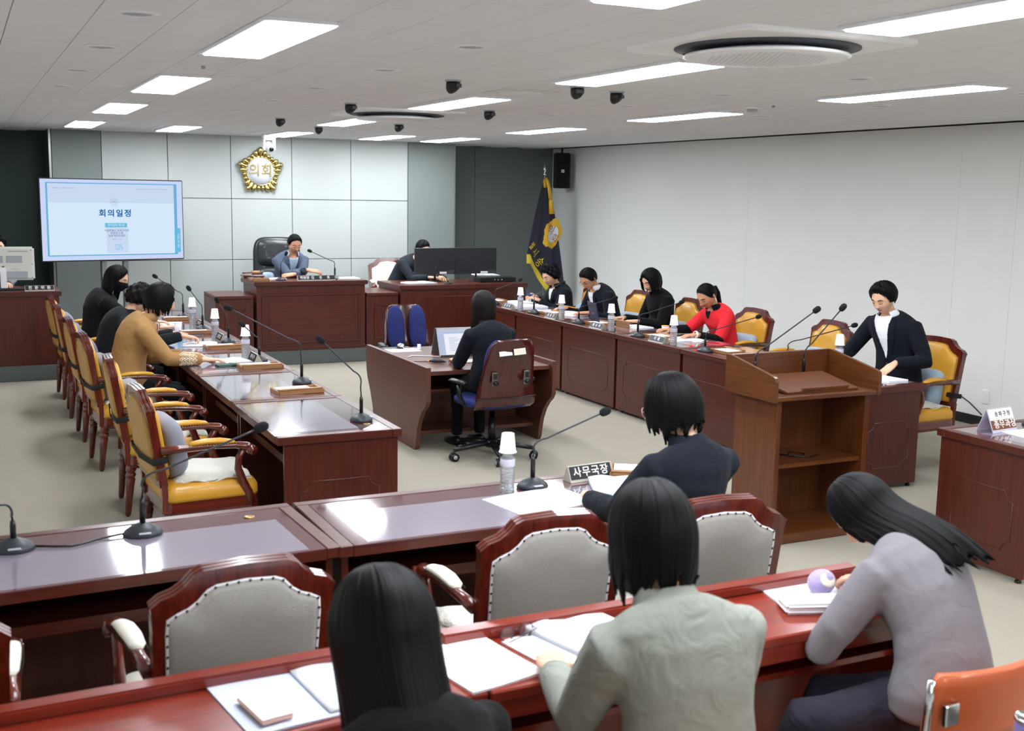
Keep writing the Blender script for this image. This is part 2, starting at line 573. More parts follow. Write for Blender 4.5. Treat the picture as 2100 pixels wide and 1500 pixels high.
NTH = ['first', 'second', 'third', 'fourth', 'fifth', 'sixth', 'seventh']
def downlight(x, y, label):
    t = thing('recessed_downlight', label, 'downlight', (x, y, CZ - .004), 0, 'unlit recessed ceiling rings')
    M().lathe([(.062, 0), (.062, -.004), (.07, -.008), (.088, -.004), (.09, 0)], 28).build('ring', 'light_frame', t)
    M().lathe([(.0, -.0005), (.06, -.0025), (.061, -.001)], 28).build('grille', 'plastic_grey', t)
for n_, y in enumerate((4.92, 6.16, 7.45, 8.7, 10.04, 11.4, 13.0)[::-1]):
    downlight(.68, y, f'unlit ceiling downlight, {NTH[n_]} from the emblem wall, line above the grey-cushioned armchairs')
for n_, y in enumerate((5.14, 6.37, 7.75, 9.0, 10.3, 11.6)[::-1]):
    downlight(2.23, y, f'unlit ceiling downlight, {NTH[n_]} from the emblem wall, line above the note trays')
for n_, y in enumerate((5.23, 6.55, 7.8, 9.1, 10.4, 11.7)[::-1]):
    downlight(4.7, y, f'unlit ceiling downlight, {NTH[n_]} from the emblem wall, line between clerk desk and white wall')
for n_, y in enumerate((4.0, 5.33, 6.62, 8.0, 9.3, 10.6)[::-1]):
    downlight(6.15, y, f'unlit ceiling downlight, {NTH[n_]} from the emblem wall, line closest to the white wall')

def pod(x, y, rz, label):
    t = thing('ceiling_pod', label, 'ceiling pod', (x, y, CZ - .004), rz, 'black ceiling pods')
    M().lathe([(.052, 0), (.052, -.006), (.046, -.01)], 20).build('mounting_plate', 'plastic_grey', t)
    m = M()
    rings = []
    for z, a, sh in ((-.008, .040, 0), (-.03, .042, 0), (-.05, .039, .004), (-.068, .027, .012), (-.08, .010, .018)):
        rings.append([(a * math.copysign(abs(math.cos(q)) ** .75, math.cos(q)), sh + a * math.copysign(abs(math.sin(q)) ** .75, math.sin(q)), z) for q in [2 * PI * k / 16 for k in range(16)]])
    m.loft(rings)
    m.build('body', 'black_plastic', t)
    M().box(-.028, .028, -.046, -.04, -.045, -.02, b=.003).build('lens_window', 'dark_grey', t)
for x, y, rz, lb in ((2.8, 6.72, .6, 'black wedge-shaped ceiling pod below the larger round vent'), (2.85, 8.95, .5, 'black wedge-shaped ceiling pod in front of the far round vent'),
                     (2.87, 11.25, .4, 'black wedge-shaped ceiling pod above the wooden side cabinet'), (3.6, 12.45, 0, 'square-looking black ceiling pod between two lamps near the gold emblem'),
                     (4.13, 11.35, .5, 'black wedge-shaped ceiling pod behind the far round vent'), (4.06, 8.95, .5, 'black wedge-shaped ceiling pod beside the far round vent'),
                     (3.62, 6.62, 0, 'black ceiling pod tucked under the end of a lamp'), (4.02, 6.8, .7, 'black wedge-shaped ceiling pod next to the lamp end')):
    pod(x, y, rz, lb)

def cassette(x, y, S, rd, label):
    t = thing('round_air_conditioner', label, 'air conditioner', (x, y, CZ - .004))
    r, poly = .06, []
    for cx, cy, a0 in ((1, 1, 0), (-1, 1, 90), (-1, -1, 180), (1, -1, 270)):
        for k in range(5):
            a = R(a0 + 22.5 * k)
            poly.append((cx * (S - r) + r * math.cos(a), cy * (S - r) + r * math.sin(a)))
    m = M()
    m.loft([[(p[0], p[1], 0) for p in poly], [(p[0], p[1], -.016) for p in poly], [(p[0] * .975, p[1] * .975, -.022) for p in poly]], sm=False)
    m.build('panel', 'plastic_white', t)
    M().lathe([(rd * .8, -.016), (rd, -.0225), (rd * 1.0, -.026), (rd * .86, -.03), (rd * .8, -.03)], 56).build('air_outlet', 'dark_grey', t)
    d = M().lathe([(rd * .6, -.03), (rd * .885, -.052), (rd * .9, -.058), (rd * .86, -.066), (.001, -.074)], 56).build('round_cover', 'plastic_white', t)
    g = M()
    n, st = 0, .028
    for i in range(-18, 19):
        for j in range(-18, 19):
            px, py = i * st + (st / 2 if j % 2 else 0), j * st
            q = math.hypot(px, py)
            if q < rd * .66:
                z = -.0745 + q / (rd * .86) * .008
                g.add([(px - .009, py, z - .0008), (px, py - .006, z - .0008), (px + .009, py, z - .0008), (px, py + .006, z - .0008)], [(0, 1, 2, 3)])
    g.build('perforation', 'plastic_grey', d)['kind'] = 'stuff'
    M().lathe([(.012, 0), (.012, -.006), (.006, -.008)], 12, o=(rd * .93 * math.cos(2.2), rd * .93 * math.sin(2.2), -.026)).build('sensor_eye', 'black_plastic', t)
cassette(3.33, 4.32, .475, .415, 'large white round-fronted ceiling air conditioner above the front bench')
cassette(3.52, 9.72, .475, .415, 'white round-fronted ceiling air conditioner among black pods, far one')
# small round and square plates
t = thing('access_disc', 'flat round white cap on the ceiling between two lamps of one row', 'ceiling cap', (1.28, 6.72, CZ - .004), 0, 'flat ceiling caps')
M().lathe([(.13, 0), (.13, -.004), (.12, -.007), (.0, -.007)], 32).build('disc', 'ceiling_tile', t)
M().lathe([(.012, -.006), (.012, -.02), (.008, -.024)], 10).build('center_knob', 'plastic_grey', t)
t = thing('access_disc', 'flat round white cap on the ceiling behind the smoke detector', 'ceiling cap', (5.5, 7.02, CZ - .004), 0, 'flat ceiling caps')
M().lathe([(.1, 0), (.1, -.004), (.09, -.007), (.0, -.007)], 32).build('disc', 'ceiling_tile', t)
M().lathe([(.012, -.006), (.012, -.02), (.008, -.024)], 10).build('center_knob', 'plastic_grey', t)
t = thing('smoke_detector', 'white domed smoke detector on the ceiling beside a flat round cap', 'smoke detector', (5.52, 7.3, CZ - .004))
M().lathe([(.055, 0), (.055, -.014), (.05, -.018)], 24).build('base', 'plastic_white', t)
M().lathe([(.042, -.018), (.042, -.03), (.03, -.038), (.0, -.04)], 24).build('dome', 'plastic_grey', t)
t = thing('ceiling_hatch', 'square cream ceiling vent plate with a round inset', 'vent', (3.5, 7.2, CZ - .004))
M().box(-.2, .2, -.2, .2, -.008, 0, b=.003).build('plate', 'plastic_ivory', t)
M().lathe([(.15, -.008), (.15, -.016), (.13, -.02), (.0, -.014)], 32).build('round_inset', 'light_frame', t)

# ================================================================== things on and before the back wall
def emblem():
    t = thing('council_emblem', 'gold flower-shaped wall emblem with white disc and gold Korean letters', 'emblem', (3.62, YP, 2.285))
    back = []
    lob = []
    for k in range(5):
        a = PI / 2 + k * 2 * PI / 5
        lob.append((a, .300, .040))
        for q, (rr, sz) in enumerate(((.265, .034), (.238, .027), (.238, .027), (.265, .034))):
            lob.append((a + (q + 1) * 2 * PI / 25, rr, sz))
    m = M()
    m.lathe([(.235, .001), (.235, .015), (.2, .03), (.0, .03)], 40, mtx=Matrix.Rotation(PI / 2, 4, 'X'))
    m.build('backing', 'gold', t)
    for a, rr, sz in lob:
        p = M()
        ca, sa = math.cos(a), math.sin(a)
        pts = [(.18 * ca, -.03, .18 * sa), (.2 * ca, -.036, .2 * sa), ((rr - sz * 1.2) * ca, -.040, (rr - sz * 1.2) * sa), ((rr - sz * .5) * ca, -.042, (rr - sz * .5) * sa), ((rr) * ca, -.036, rr * sa), ((rr + sz * .1) * ca, -.028, (rr + sz * .1) * sa)]
        p.tube(pts, [sz * .5, sz * .62, sz * .8, sz * .95, sz * .7, sz * .25], 10, up=(0, 1, 0))
        p.build('petal', 'gold', t)
    m = M()
    n = 48
    m.tube([(.186 * math.cos(2 * PI * k / n), -.045, .186 * math.sin(2 * PI * k / n)) for k in range(n + 1)], .007, 6, up=(0, 1, 0))
    m.build('rim', 'gold', t)
    M().lathe([(.0, 0), (.184, 0), (.184, .045), (.0, .047)], 48, mtx=Matrix.Rotation(PI / 2, 4, 'X')).build('disc', 'emblem_white', t)
    for k, ch in enumerate('의회'):
        lettering(ch, .18, 'gold', t, (-.082 + .164 * k, -.05, .0), (PI / 2, 0, 0), .92, .006, bold=.012)
emblem()
# ---- pan-tilt camera hanging from the ceiling
t = thing('ceiling_camera', 'white bracket-mounted pan camera hanging before the gold emblem', 'camera', (3.55, 14.5, CZ - .004))
M().box(-.085, .085, -.06, .06, -.055, 0, b=.01).build('ceiling_plate', 'plastic_white', t)
m = M()
for s in (-1, 1):
    m.box(s * .062 - .013, s * .062 + .013, -.035, .035, -.2, -.055, b=.006)
m.box(-.07, .07, -.04, .04, -.075, -.05)
m.build('yoke', 'plastic_white', t)
h = M().tube([(0, .05, -.13), (0, -.03, -.165), (.01, -.085, -.19)], [.04, .047, .04], 18).build('camera_head', 'plastic_white', t)
M().tube([(.01, -.084, -.1895), (.0115, -.094, -.194)], [.032, .03], 18).build('lens', 'black_plastic', h)

# ---- display on its stand
t = thing('display_stand', 'grey two-post floor stand holding the large display', 'stand', (1.65, 14.42, 0), R(12.5))
for s in (-1, 1):
    M().box(s * .13 - .03, s * .13 + .03, -.03, .03, .06, 1.9, b=.005).build('post', 'metal_trim', t)
    M().box(s * .33 - .03, s * .33 + .03, -.35, .35, .02, .07, b=.008).build('foot', 'dark_grey', t)
M().box(-.36, .36, -.03, .03, .07, .12, b=.006).build('crossbar', 'dark_grey', t)
tv = thing('display_screen', 'large flat display showing a pale blue Korean agenda slide', 'display', (1.65, 14.33, 1.66), R(12.5))
W2, H2 = .845, .478
M().box(-W2, W2, -.02, .045, -H2, H2, b=.006).build('housing', 'black_plastic', tv)
s_ = M().box(-W2 + .012, W2 - .012, -.0225, -.0195, -H2 + .014, H2 - .012).build('screen', 'screen_edge', tv)
def scr(name, x0, x1, z0, z1, m_, d=1):
    return M().box(x0, x1, -.0225 - .0012 * d, -.022, z0, z1).build(name, m_, s_)
scr('slide_frame', -.775, .765, -.415, .43, 'screen_line', 1)
scr('slide_page', -.755, .728, -.402, .418, 'screen_bg', 2)
scr('slide_band', -.755, .728, .2, .418, 'screen_mid', 3)
scr('slide_tab', .742, .80, -.39, -.1, 'screen_sky', 3)
scr('slide_box_title', -.115, .145, -.085, -.035, 'screen_sky', 3)
scr('slide_box', -.1, .155, -.385, -.086, 'screen_mid', 3)
FT = (PI / 2, 0, 0)
for k, ch in enumerate('회의일정'):
    lettering(ch, .092, 'screen_blue', s_, (-.14 + .1 * k, -.0275, .075), FT, 1.05, .0004, name='slide_title', bold=.025)
lettering('의사일정 제1항', .032, 'screen_white', s_, (.015, -.0275, -.06), FT, 1, .0004, name='slide_text')
lettering('서울특별시 송파구의회\n위원회 조례\n일부개정조례안', .031, 'screen_ink', s_, (.02, -.0275, -.155), FT, 1, .0004, name='slide_text')
lettering('(제안자: 의원)', .022, 'screen_pale', s_, (.02, -.0275, -.225), FT, 1, .0004, name='slide_text')
lettering('함께하는 의정활동, 행복하는', .022, 'screen_pale', s_, (-.70, -.0275, .365), FT, 1, .0004, 'LEFT', name='slide_text')
lettering('Songpa District Council Executive Committee', .021, 'screen_pale', s_, (.66, -.0275, .365), FT, 1, .0004, 'RIGHT', name='slide_text')
m = M()
n = 60
m.tube([((.045 + .006 * math.cos(5 * 2 * PI * k / n)) * math.sin(2 * PI * k / n), -.026, .21 + (.045 + .006 * math.cos(5 * 2 * PI * k / n)) * math.cos(2 * PI * k / n)) for k in range(n + 1)], .0014, 4, up=(0, 1, 0))
m.tube([(.03 * math.sin(2 * PI * k / n), -.026, .21 + .03 * math.cos(2 * PI * k / n)) for k in range(n + 1)], .0018, 4, up=(0, 1, 0))
m.build('slide_logo', 'screen_pale', s_)
lettering('의회', .022, 'screen_ink', s_, (0, -.0275, .21), FT, 1, .0004, name='slide_text')
m = M()
for a, b_ in ((.0, .026), (.026, .046)):
    for q in (a, b_):
        m.box(q - .002, q + .002, -.0272, -.0262, -.345, -.29)
    for q in (-.345, -.29):
        m.box(a, b_, -.0272, -.0262, q - .002, q + .002)
m.add([(.05, -.0272, -.288), (.056, -.0272, -.29), (.076, -.0272, -.345), (.07, -.0272, -.345)], [(0, 1, 2, 3)])
m.add([(.05, -.0272, -.288), (.064, -.0272, -.288), (.064, -.0272, -.292), (.05, -.0272, -.292)], [(0, 1, 2, 3)])
m.add([(.062, -.0272, -.288), (.067, -.0272, -.29), (.088, -.0272, -.342), (.082, -.0272, -.344)], [(0, 1, 2, 3)])
m.build('slide_icon', 'screen_sky', s_)
lettering('위원장 의안 설명', .024, 'screen_white', s_, (.771, -.0275, -.25), (PI / 2, PI / 2, 0), 1, .0004, name='slide_text')

# ---- loudspeaker in the corner
t = thing('wall_speaker', 'tall black loudspeaker mounted high in the wall corner', 'speaker', (8.2, 15.42, 2.4), R(-18))
M().box(-.115, .115, -.09, .09, -.262, .262, b=.012).build('cabinet', 'black_matte', t)
M().box(-.1, .1, -.1, -.088, -.25, .25, b=.004).build('grille', 'black_foam', t)
b_ = M().box(-.022, .022, -.104, -.099, -.03, .014, b=.002).build('badge', 'letter_white', t)
M().add([(-.012, -.1055, .006), (-.012, -.1055, -.022), (-.006, -.1055, -.022), (-.006, -.1055, .006)], [(0, 1, 2, 3)]).add([(-.006, -.1055, -.008), (.01, -.1055, .006), (.01, -.1055, -.022)], [(0, 1, 2)]).build('logo', 'black_matte', b_)
M().box(-.012, .012, -.012, .012, .255, .335).build('bracket', 'black_matte', t)

# ---- council flag
t = thing('council_flag', 'furled navy council flag with yellow fringe on a silver-tipped pole', 'flag', (7.80, 15.2, 0))
M().lathe([(.2, 0), (.2, .02), (.17, .05), (.05, .07), (.04, .16)], 28).build('base', 'chrome', t)
M().cyl((0, 0, .1), (0, 0, 2.31), .014, n=12).build('pole', 'chrome', t)
M().lathe([(.012, 2.31), (.026, 2.325), (.02, 2.345), (.008, 2.36), (.024, 2.385), (.018, 2.43), (.006, 2.46), (.002, 2.5)], 16).build('finial', 'chrome', t)
# cloth gathered at the top, flaring in folds
def flagpt(u, v):
    """u across the cloth, v down; hangs from the pole top and flares towards the camera-facing side"""
    zt = 2.25
    zb = 1.15 - .52 * min(1, max(0, (u - .08) / .55))
    if u > .63:
        zb = .63 + .1 * (u - .63)
    z = zt + (zb - zt) * v
    wl = -.02 - .29 * v ** .8
    wr_ = .03 + .30 * v ** .75
    x = wl + (wr_ - wl) * u
    amp = .008 + .02 * v
    y = -.03 - amp * math.sin(u * 13 + .6) - .03 * v
    return (x, y, z)
m = M()
nu, nv = 64, 40
vs = [flagpt(i / nu, j / nv) for j in range(nv + 1) for i in range(nu + 1)]
fs = [(j * (nu + 1) + i, j * (nu + 1) + i + 1, (j + 1) * (nu + 1) + i + 1, (j + 1) * (nu + 1) + i) for j in range(nv) for i in range(nu)]
fl = m.add(vs, fs, 0, True).build('flag_cloth', 'flag_navy', t)
md = fl.modifiers.new('thick', 'SOLIDIFY')
md.thickness = .004
# fringe along the lower edge
m = M()
n = 72
for i in range(n):
    u = i / n
    if u > .68:
        break
    a, b_ = flagpt(u, 1.0), flagpt(u + .8 / n, 1.0)
    m.add([(a[0], a[1] - .004, a[2] + .02), (b_[0], b_[1] - .004, b_[2] + .02), (b_[0] + .002, b_[1] - .006, b_[2] - .115), (a[0] + .002, a[1] - .006, a[2] - .115)], [(0, 1, 2, 3)])
m.build('fringe', 'fringe_yellow', fl)
# emblem printed on the cloth: flower with white centre, draped with the folds
def drape(pts, d):
    return pts
def flag_at(dx, dz, d):
    """cloth point nearest to local x,z"""
    v = min(1, max(0, (2.25 - dz) / 1.35))
    for _ in range(6):
        wl, wr_ = -.02 - .29 * v ** .8, .03 + .30 * v ** .75
        u = min(1, max(0, (dx - wl) / (wr_ - wl)))
        zb = 1.15 - .52 * min(1, max(0, (u - .08) / .55))
        if u > .63:
            zb = .63 + .1 * (u - .63)
        v = min(1, max(0, (2.25 - dz) / (2.25 - zb)))
    amp = .008 + .02 * v
    return (dx, -.03 - amp * math.sin(u * 13 + .6) - .03 * v - d, dz)
def flag_patch(name, f, n, k, cx, cz, rotdeg, mt, d, par):
    m = M()
    c, s = math.cos(R(rotdeg)), math.sin(R(rotdeg))
    vs, fs = [], []
    for j in range(k + 1):
        for i in range(n):
            a = 2 * PI * i / n
            r_ = f(a) * j / k
            x, z = .62 * r_ * math.cos(a), r_ * math.sin(a)
            vs.append(flag_at(cx + c * x - s * z, cz + s * x + c * z, d))
    for j in range(k):
        for i in range(n):
            fs.append((j * n + i, j * n + (i + 1) % n, (j + 1) * n + (i + 1) % n, (j + 1) * n + i))
    return m.add(vs, fs, 0, True).build(name, mt, par)
fe = flag_patch('emblem_print', lambda a: .215 + .018 * math.cos(5 * a - PI / 2) + .012 * abs(math.sin(7.5 * a)), 90, 10, .12, 1.47, -18, 'gold_yellow', .006, fl)
flag_patch('emblem_center', lambda a: .125, 40, 8, .13, 1.46, -18, 'emblem_white', .008, fl)
def flag_text(s, size, cx, cz, ang, mt, d, sx=.8):
    me = text_mesh(s, size, 0, sx)
    c, q = math.cos(R(ang)), math.sin(R(ang))
    for v in me.vertices:
        x, z = v.co.x, v.co.y
        v.co = flag_at(cx + c * x - q * z, cz + q * x + c * z, d)
    me.materials.clear()
    me.materials.append(MATS[mt])
    return link('lettering', me, fl)
flag_text('의', .155, .10, 1.52, -25, 'sign_brown', .012, .75)
flag_text('회', .14, .165, 1.395, -25, 'sign_brown', .012, .75)
flag_text('별', .13, -.225, 1.29, -48, 'fringe_yellow', .009, .6)
flag_text('시', .15, -.165, 1.19, -48, 'fringe_yellow', .009, .7)
flag_text('송', .165, -.085, 1.045, -47, 'fringe_yellow', .009, .75)
flag_text('파', .165, .0, .95, -47, 'fringe_yellow', .009, .75)
flag_text('구', .15, .085, .855, -47, 'fringe_yellow', .009, .75)
# tassel and bow
m = M()
m.tube([(.01, -.02, 2.28), (.03, -.045, 2.22), (.05, -.06, 2.12), (.07, -.07, 1.98)], [.02, .03, .026, .03], 8)
m.tube([(-.005, -.02, 2.27), (-.02, -.04, 2.22), (-.012, -.045, 2.14)], [.016, .022, .02], 8)
m.tube([(.07, -.07, 1.98), (.075, -.075, 1.93), (.09, -.08, 1.76)], [.022, .034, .04], 10)
m.build('tassel', 'gold_yellow', t)
# small equipment case standing by the flag
t = thing('computer_tower', 'dark computer tower with white front standing below the flag', 'computer', (7.28, 14.72, 0), R(8))
M().box(-.02, .28, -.2, .2, .02, .60, b=.008).build('case', 'dark_grey', t)
M().box(-.1, -.021, -.2, .2, .02, .60, b=.012).build('front_cover', 'plastic_white', t)
M().box(.03, .25, -.21, -.2, .38, .52, b=.003).build('drive_bay', 'black_plastic', t)
for sx in (-.05, .22):
    M().box(sx - .02, sx + .02, -.18, .18, 0, .02).build('foot', 'black_plastic', t)
# wall outlet on the white wall
t = thing('wall_outlet', 'white blank plate low on the white wall', 'wall plate', (XR - .001, 7.43, .28))
M().box(-.012, 0, -.04, .04, -.065, .065, b=.004).build('plate', 'plastic_white', t)
M().box(-.015, -.011, -.03, .03, -.05, .05, b=.002).build('cover', 'light_frame', t)

# ================================================================== furniture builders
def notched(w, h, r=.05):
    """rectangle outline with scooped-in corners (x,z)"""
    pts = []
    for cx, cz, a0 in ((w, 0, 180), (w, h, 270), (-w, h, 0), (-w, 0, 90)):
        arc = []
        for k in range(6):
            a = R(a0 - 18 * k)
            arc.append((cx + r * math.cos(a) * 1.0, cz + r * math.sin(a)))
        pts += arc
    return pts
def moulding(parent, w, z0, h, y, m_, mt=None, name='panel_moulding', r=.004, nr=.05, face='y'):
    """thin raised bead in a notched rectangle, in the local plane y (or x) = const"""
    pts = []
    for (cx, cz), (a0, a1) in (((w, z0), (180, 90)), ((w, z0 + h), (270, 180)), ((-w, z0 + h), (360, 270)), ((-w, z0), (90, 0))):
        for k in range(6):
            a = R(a0 + (a1 - a0) * k / 5)
            pts.append((cx + nr * math.cos(a), cz + nr * math.sin(a)))
    pts.append(pts[0])
    P = [(p[0], y, p[1]) if face == 'y' else (y, p[0], p[1]) for p in pts]
    return M().tube(P, r, 5, up=(0, 1, 0) if face == 'y' else (1, 0, 0)).build(name, m_, parent)

def desk(name, label, x, y, rz, W, D, H=.75, wood_='mahogany', group=None, pad=True, ends=(0, 0), pads=1, cat='desk', feet=True):
    """front (away from the sitter) is local +Y; ends = decorative side panels"""
    t = thing(name, label, cat, (x, y, 0), rz, group)
    w, d = W / 2, D / 2
    TH = .045
    m = M()
    bd = .055
    m.box(-w, w, d - bd, d, H - TH, H, b=.004)
    m.box(-w, -w + bd, -d, d - bd, H - TH, H, b=.004)
    m.box(w - bd, w, -d, d - bd, H - TH, H, b=.004)
    m.box(-w + bd, w - bd, -d, d - bd, H - TH, H - .006)
    tp = m.build('desk_top', wood_ + '_x', t)
    M().box(-w + bd + .002, w - bd - .002, -d + .001, d - bd - .002, H - .0062, H - .0025).build('glass_pane', 'glass_top', t)
    if pad:
        for k in range(pads):
            a = -w + bd + .06 + (2 * w - 2 * bd - .02) / pads * k
            b_ = a + (2 * w - 2 * bd - .02) / pads - .1
            M().box(a, b_, -d + .02, d - bd - .16, H - .0027, H - .0018).build('desk_pad', 'desk_pad', t)
    M().box(-w + .02, w - .02, d - .045, d - .02, .03, H - TH).build('front_panel', wood_ + '_z', t)
    for s in (-1, 1):
        M().box(s * (w - .032) - .012, s * (w - .032) + .012, -d + .04, d - .045, .03, H - TH).build('side_panel', wood_ + '_z', t)
    M().box(-w + .05, w - .05, -d + .12, d - .06, H - .19, H - .17).build('shelf', wood_ + '_x', t)
    M().box(-w + .05, w - .05, -d + .105, -d + .122, H - .21, H - .165).build('shelf_rail', wood_ + '_x', t)
    if feet:
        for sx in (-1, 1):
            for sy in (-1, 1):
                M().lathe([(.018, 0), (.02, .01), (.014, .012), (.014, .031)], 10, o=(sx * (w - .05), sy * (d - .08), 0)).build('foot', 'black_plastic', t)
    moulding(t, w - .14, .16, H - .4, d - .02, wood_ + '_z')
    for e, s in zip(ends, (-1, 1)):
        if e:
            moulding(t, d - .13, .16, H - .42, s * (w - .02), wood_ + '_z', face='x', nr=.055)
    M().lathe([(.022, 0), (.022, .003), (.015, .005)], 12, o=(w - .2, d - .14, H - .0025)).build('cable_grommet', 'brass', t)
    return t

def back_outline(k=1.0, inset=0.0):
    """half to full outline of the chair back, local x,z"""
    w = .262 - inset
    zb = .47 + inset
    P = [(w - .012, zb), (w - .004, .62), (w, .80), (w + .004 - inset * .2, .872 - inset * .8)]
    P += [(w - .022 - inset * .2, .893 - inset), (w - .06, .905 - inset), (w - .088, .925 - inset), (w - .115, .955 - inset), (w - .14, .966 - inset), (0, .972 - inset)]
    full = P + [(-x, z) for x, z in P[::-1][1:]]
    return full

def armchair(style, label, group):
    """style: 'mustard' or 'linen'. Faces local +Y."""
    t = thing('armchair', label, 'chair', (0, 0, 0), 0, group)
    wz, wy = 'chair_z', 'chair_y'
    front, rear, padm = ('mustard', 'tan_leather', 'mustard') if style == 'mustard' else ('cream_vinyl', 'linen', 'cream_vinyl')
    TB = Matrix.Translation((0, -.235, .45)) @ Matrix.Rotation(R(9), 4, 'X') @ Matrix.Translation((0, 0, -.45))
    # --- seat
    def rr(x0, y0, x1, y1, r=.05, n=4):
        o = []
        for cx, cy, a0 in ((x1 - r, y1 - r, 0), (x0 + r, y1 - r, 90), (x0 + r, y0 + r, 180), (x1 - r, y0 + r, 270)):
            o += [(cx + r * math.cos(R(a0 + 90 * k / n)), cy + r * math.sin(R(a0 + 90 * k / n))) for k in range(n + 1)]
        return o
    q = rr(-.275, -.235, .275, .27)
    def ring(sc, z):
        return [(p[0] * sc, (p[1] - .02) * sc + .02, z) for p in q]
    M().loft([ring(1, .385), ring(1.01, .40), ring(1.0, .44), ring(.93, .468), ring(.7, .482), ring(.3, .486)]).build('seat', front, t)
    M().loft([ring(1.0, .31), ring(1.015, .33), ring(1.0, .386)], sm=False).build('seat_rail', wy, t)
    # --- back frame, crest and upholstery
    o_, i_ = back_outline(1, 0), back_outline(1, .036 if style == 'linen' else .03)
    n = len(o_)
    m = M()
    y0, y1 = -.022, .022
    vs = [(x, y1, z) for x, z in o_] + [(x, y1, z) for x, z in i_] + [(x, y0, z) for x, z in o_] + [(x, y0, z) for x, z in i_]
    fs = []
    for a in range(n):
        b = (a + 1) % n
        fs += [(a, n + a, n + b, b), (2 * n + a, 2 * n + b, 3 * n + b, 3 * n + a), (a, b, 2 * n + b, 2 * n + a), (n + a, 3 * n + a, 3 * n + b, n + b)]
    m.add(vs, fs, 0, False, TB)
    m.build('back_frame', wz, t)
    top = [p for p in o_ if p[1] > .86]
    m = M()
    for yy in ((-.024, -.012), (-.007, .007), (.012, .024)):
        P1 = [(x * 1.01, z + .012) for x, z in top]
        P2 = [(x, z - .006) for x, z in top][::-1]
        m.prism(P1 + P2, yy[0], yy[1], 'y', 0, TB)
    m.build('crest_rail', wz, t)
    for nm, s, mt_, bl in (('back_pad', 1, front, .03), ('back_upholstery', -1, rear, .014)):
        R0 = i_
        def inn(k, y):
            return [(x * (1 - k * 1.1), y * s, .70 + (z - .70) * (1 - k)) for x, z in R0]
        m = M()
        m.loft([inn(0, .012), inn(.02, .018 + bl * .5), inn(.1, .02 + bl), inn(.45, .022 + bl * 1.15)], mtx=TB)
        m.build(nm, mt_, t)
    # --- nail heads / piping
    m = M()
    st = .034 if style == 'linen' else .016
    for s in ((-1, 1) if style == 'mustard' else (-1,)):
        acc = 0
        for a in range(n):
            p, q_ = Vector(i_[a]), Vector(i_[(a + 1) % n])
            L = (q_ - p).length
            while acc < L:
                c = p + (q_ - p) * (acc / L)
                c = Vector((c.x * .985, .70 + (c.y - .70) * .985))
                rr_ = .0055 if style == 'linen' else .0042
                yb = s * (.027 if style == 'linen' else .033)
                m.add([(c.x + rr_, yb, c.y), (c.x, yb, c.y + rr_), (c.x - rr_, yb, c.y), (c.x, yb, c.y - rr_), (c.x, yb + s * .004, c.y)], [(0, 1, 4), (1, 2, 4), (2, 3, 4), (3, 0, 4)], 0, False, TB)
                acc += st
            acc -= L
    m.build('nailhead_trim', 'stud_dark' if style == 'linen' else 'brass', t)['kind'] = 'stuff'
    if style == 'linen':
        m = M()
        P = [(x * .985, -.0235, .70 + (z - .70) * .985) for x, z in i_]
        m.tube(P + [P[0]], .006, 5, up=(0, 1, 0), flat=.6, mtx=TB)
        m.build('piping', 'piping_white', t)
    # --- arms
    for s in (-1, 1):
        x = s * .265
        a = M()
        a.tube([(x, -.255, .665), (x, -.15, .668), (x * 1.02, .02, .672), (x * 1.06, .14, .668), (x * 1.06, .2, .656), (x * 1.06, .232, .634)], [(.02, .024), (.022, .02), (.027, .017), (.03, .018), (.03, .024), (.026, .026)], 10, up=(0, 0, 1))
        ao = a.build('armrest', wy, t)
        sc = M()
        sc.cyl((x * 1.06 - .03, .225, .636), (x * 1.06 + .03, .225, .636), .027, n=14)
        sc.cyl((x * 1.06 - .034, .225, .636), (x * 1.06 + .034, .225, .636), .014, n=10)
        sc.build('scroll', wy, ao)
        p = M()
        p.tube([(x, -.11, .682), (x, -.09, .69), (x * 1.01, -.02, .697), (x * 1.03, .06, .696), (x * 1.05, .12, .688), (x * 1.05, .135, .682)], [(.012, .008), (.026, .012), (.031, .016), (.031, .016), (.026, .012), (.012, .008)], 12, up=(0, 0, 1))
        p.build('arm_pad', padm, ao)
        nl = M()
        for k in range(17):
            y = -.11 + .245 * k / 16
            for q2 in (-1, 1):
                w_ = .027 + .006 * math.sin(PI * k / 16)
                nl.ball((x * (1 + .05 * k / 16) + q2 * w_, y, .683), .0036, 5, 3)
        nl.build('nailhead_trim', 'brass' if style == 'mustard' else 'stud_dark', ao)['kind'] = 'stuff'
        u = M()
        u.tube([(x * 1.06, .19, .65), (x * 1.07, .155, .6), (x * 1.06, .15, .54), (x * 1.04, .175, .47), (x * 1.02, .21, .40), (x * 1.0, .225, .34)], [(.018, .018), (.019, .02), (.02, .022), (.02, .024), (.02, .026), (.018, .026)], 8)
        u.build('arm_support', wz, t)
        # legs
        for sy, y in ((1, .215), (-1, -.215)):
            lg = M()
            xx, rake = s * .235, (-.03 if sy < 0 else 0)
            prof = [(.012, 0), (.017, .012), (.02, .03), (.023, .12), (.027, .19), (.031, .235), (.024, .245), (.033, .255), (.033, .268), (.024, .276), (.032, .288), (.034, .30), (.03, .315), (.03, .33)]
            rings = []
            for r_, z in prof:
                f = 1 - z / .33
                rings.append([(xx + r_ * math.cos(2 * PI * j / 12), y + rake * f + r_ * math.sin(2 * PI * j / 12), z) for j in range(12)])
            lg.loft(rings)
            lg.build('leg', wz, t)
        # rear stile between seat and back
        M().tube([(s * .245, -.238, .33), (s * .247, -.236, .42), (s * .25, -.24, .5)], [(.022, .022)] * 3, 4, sm=False).build('stile', wz, t)
    return t

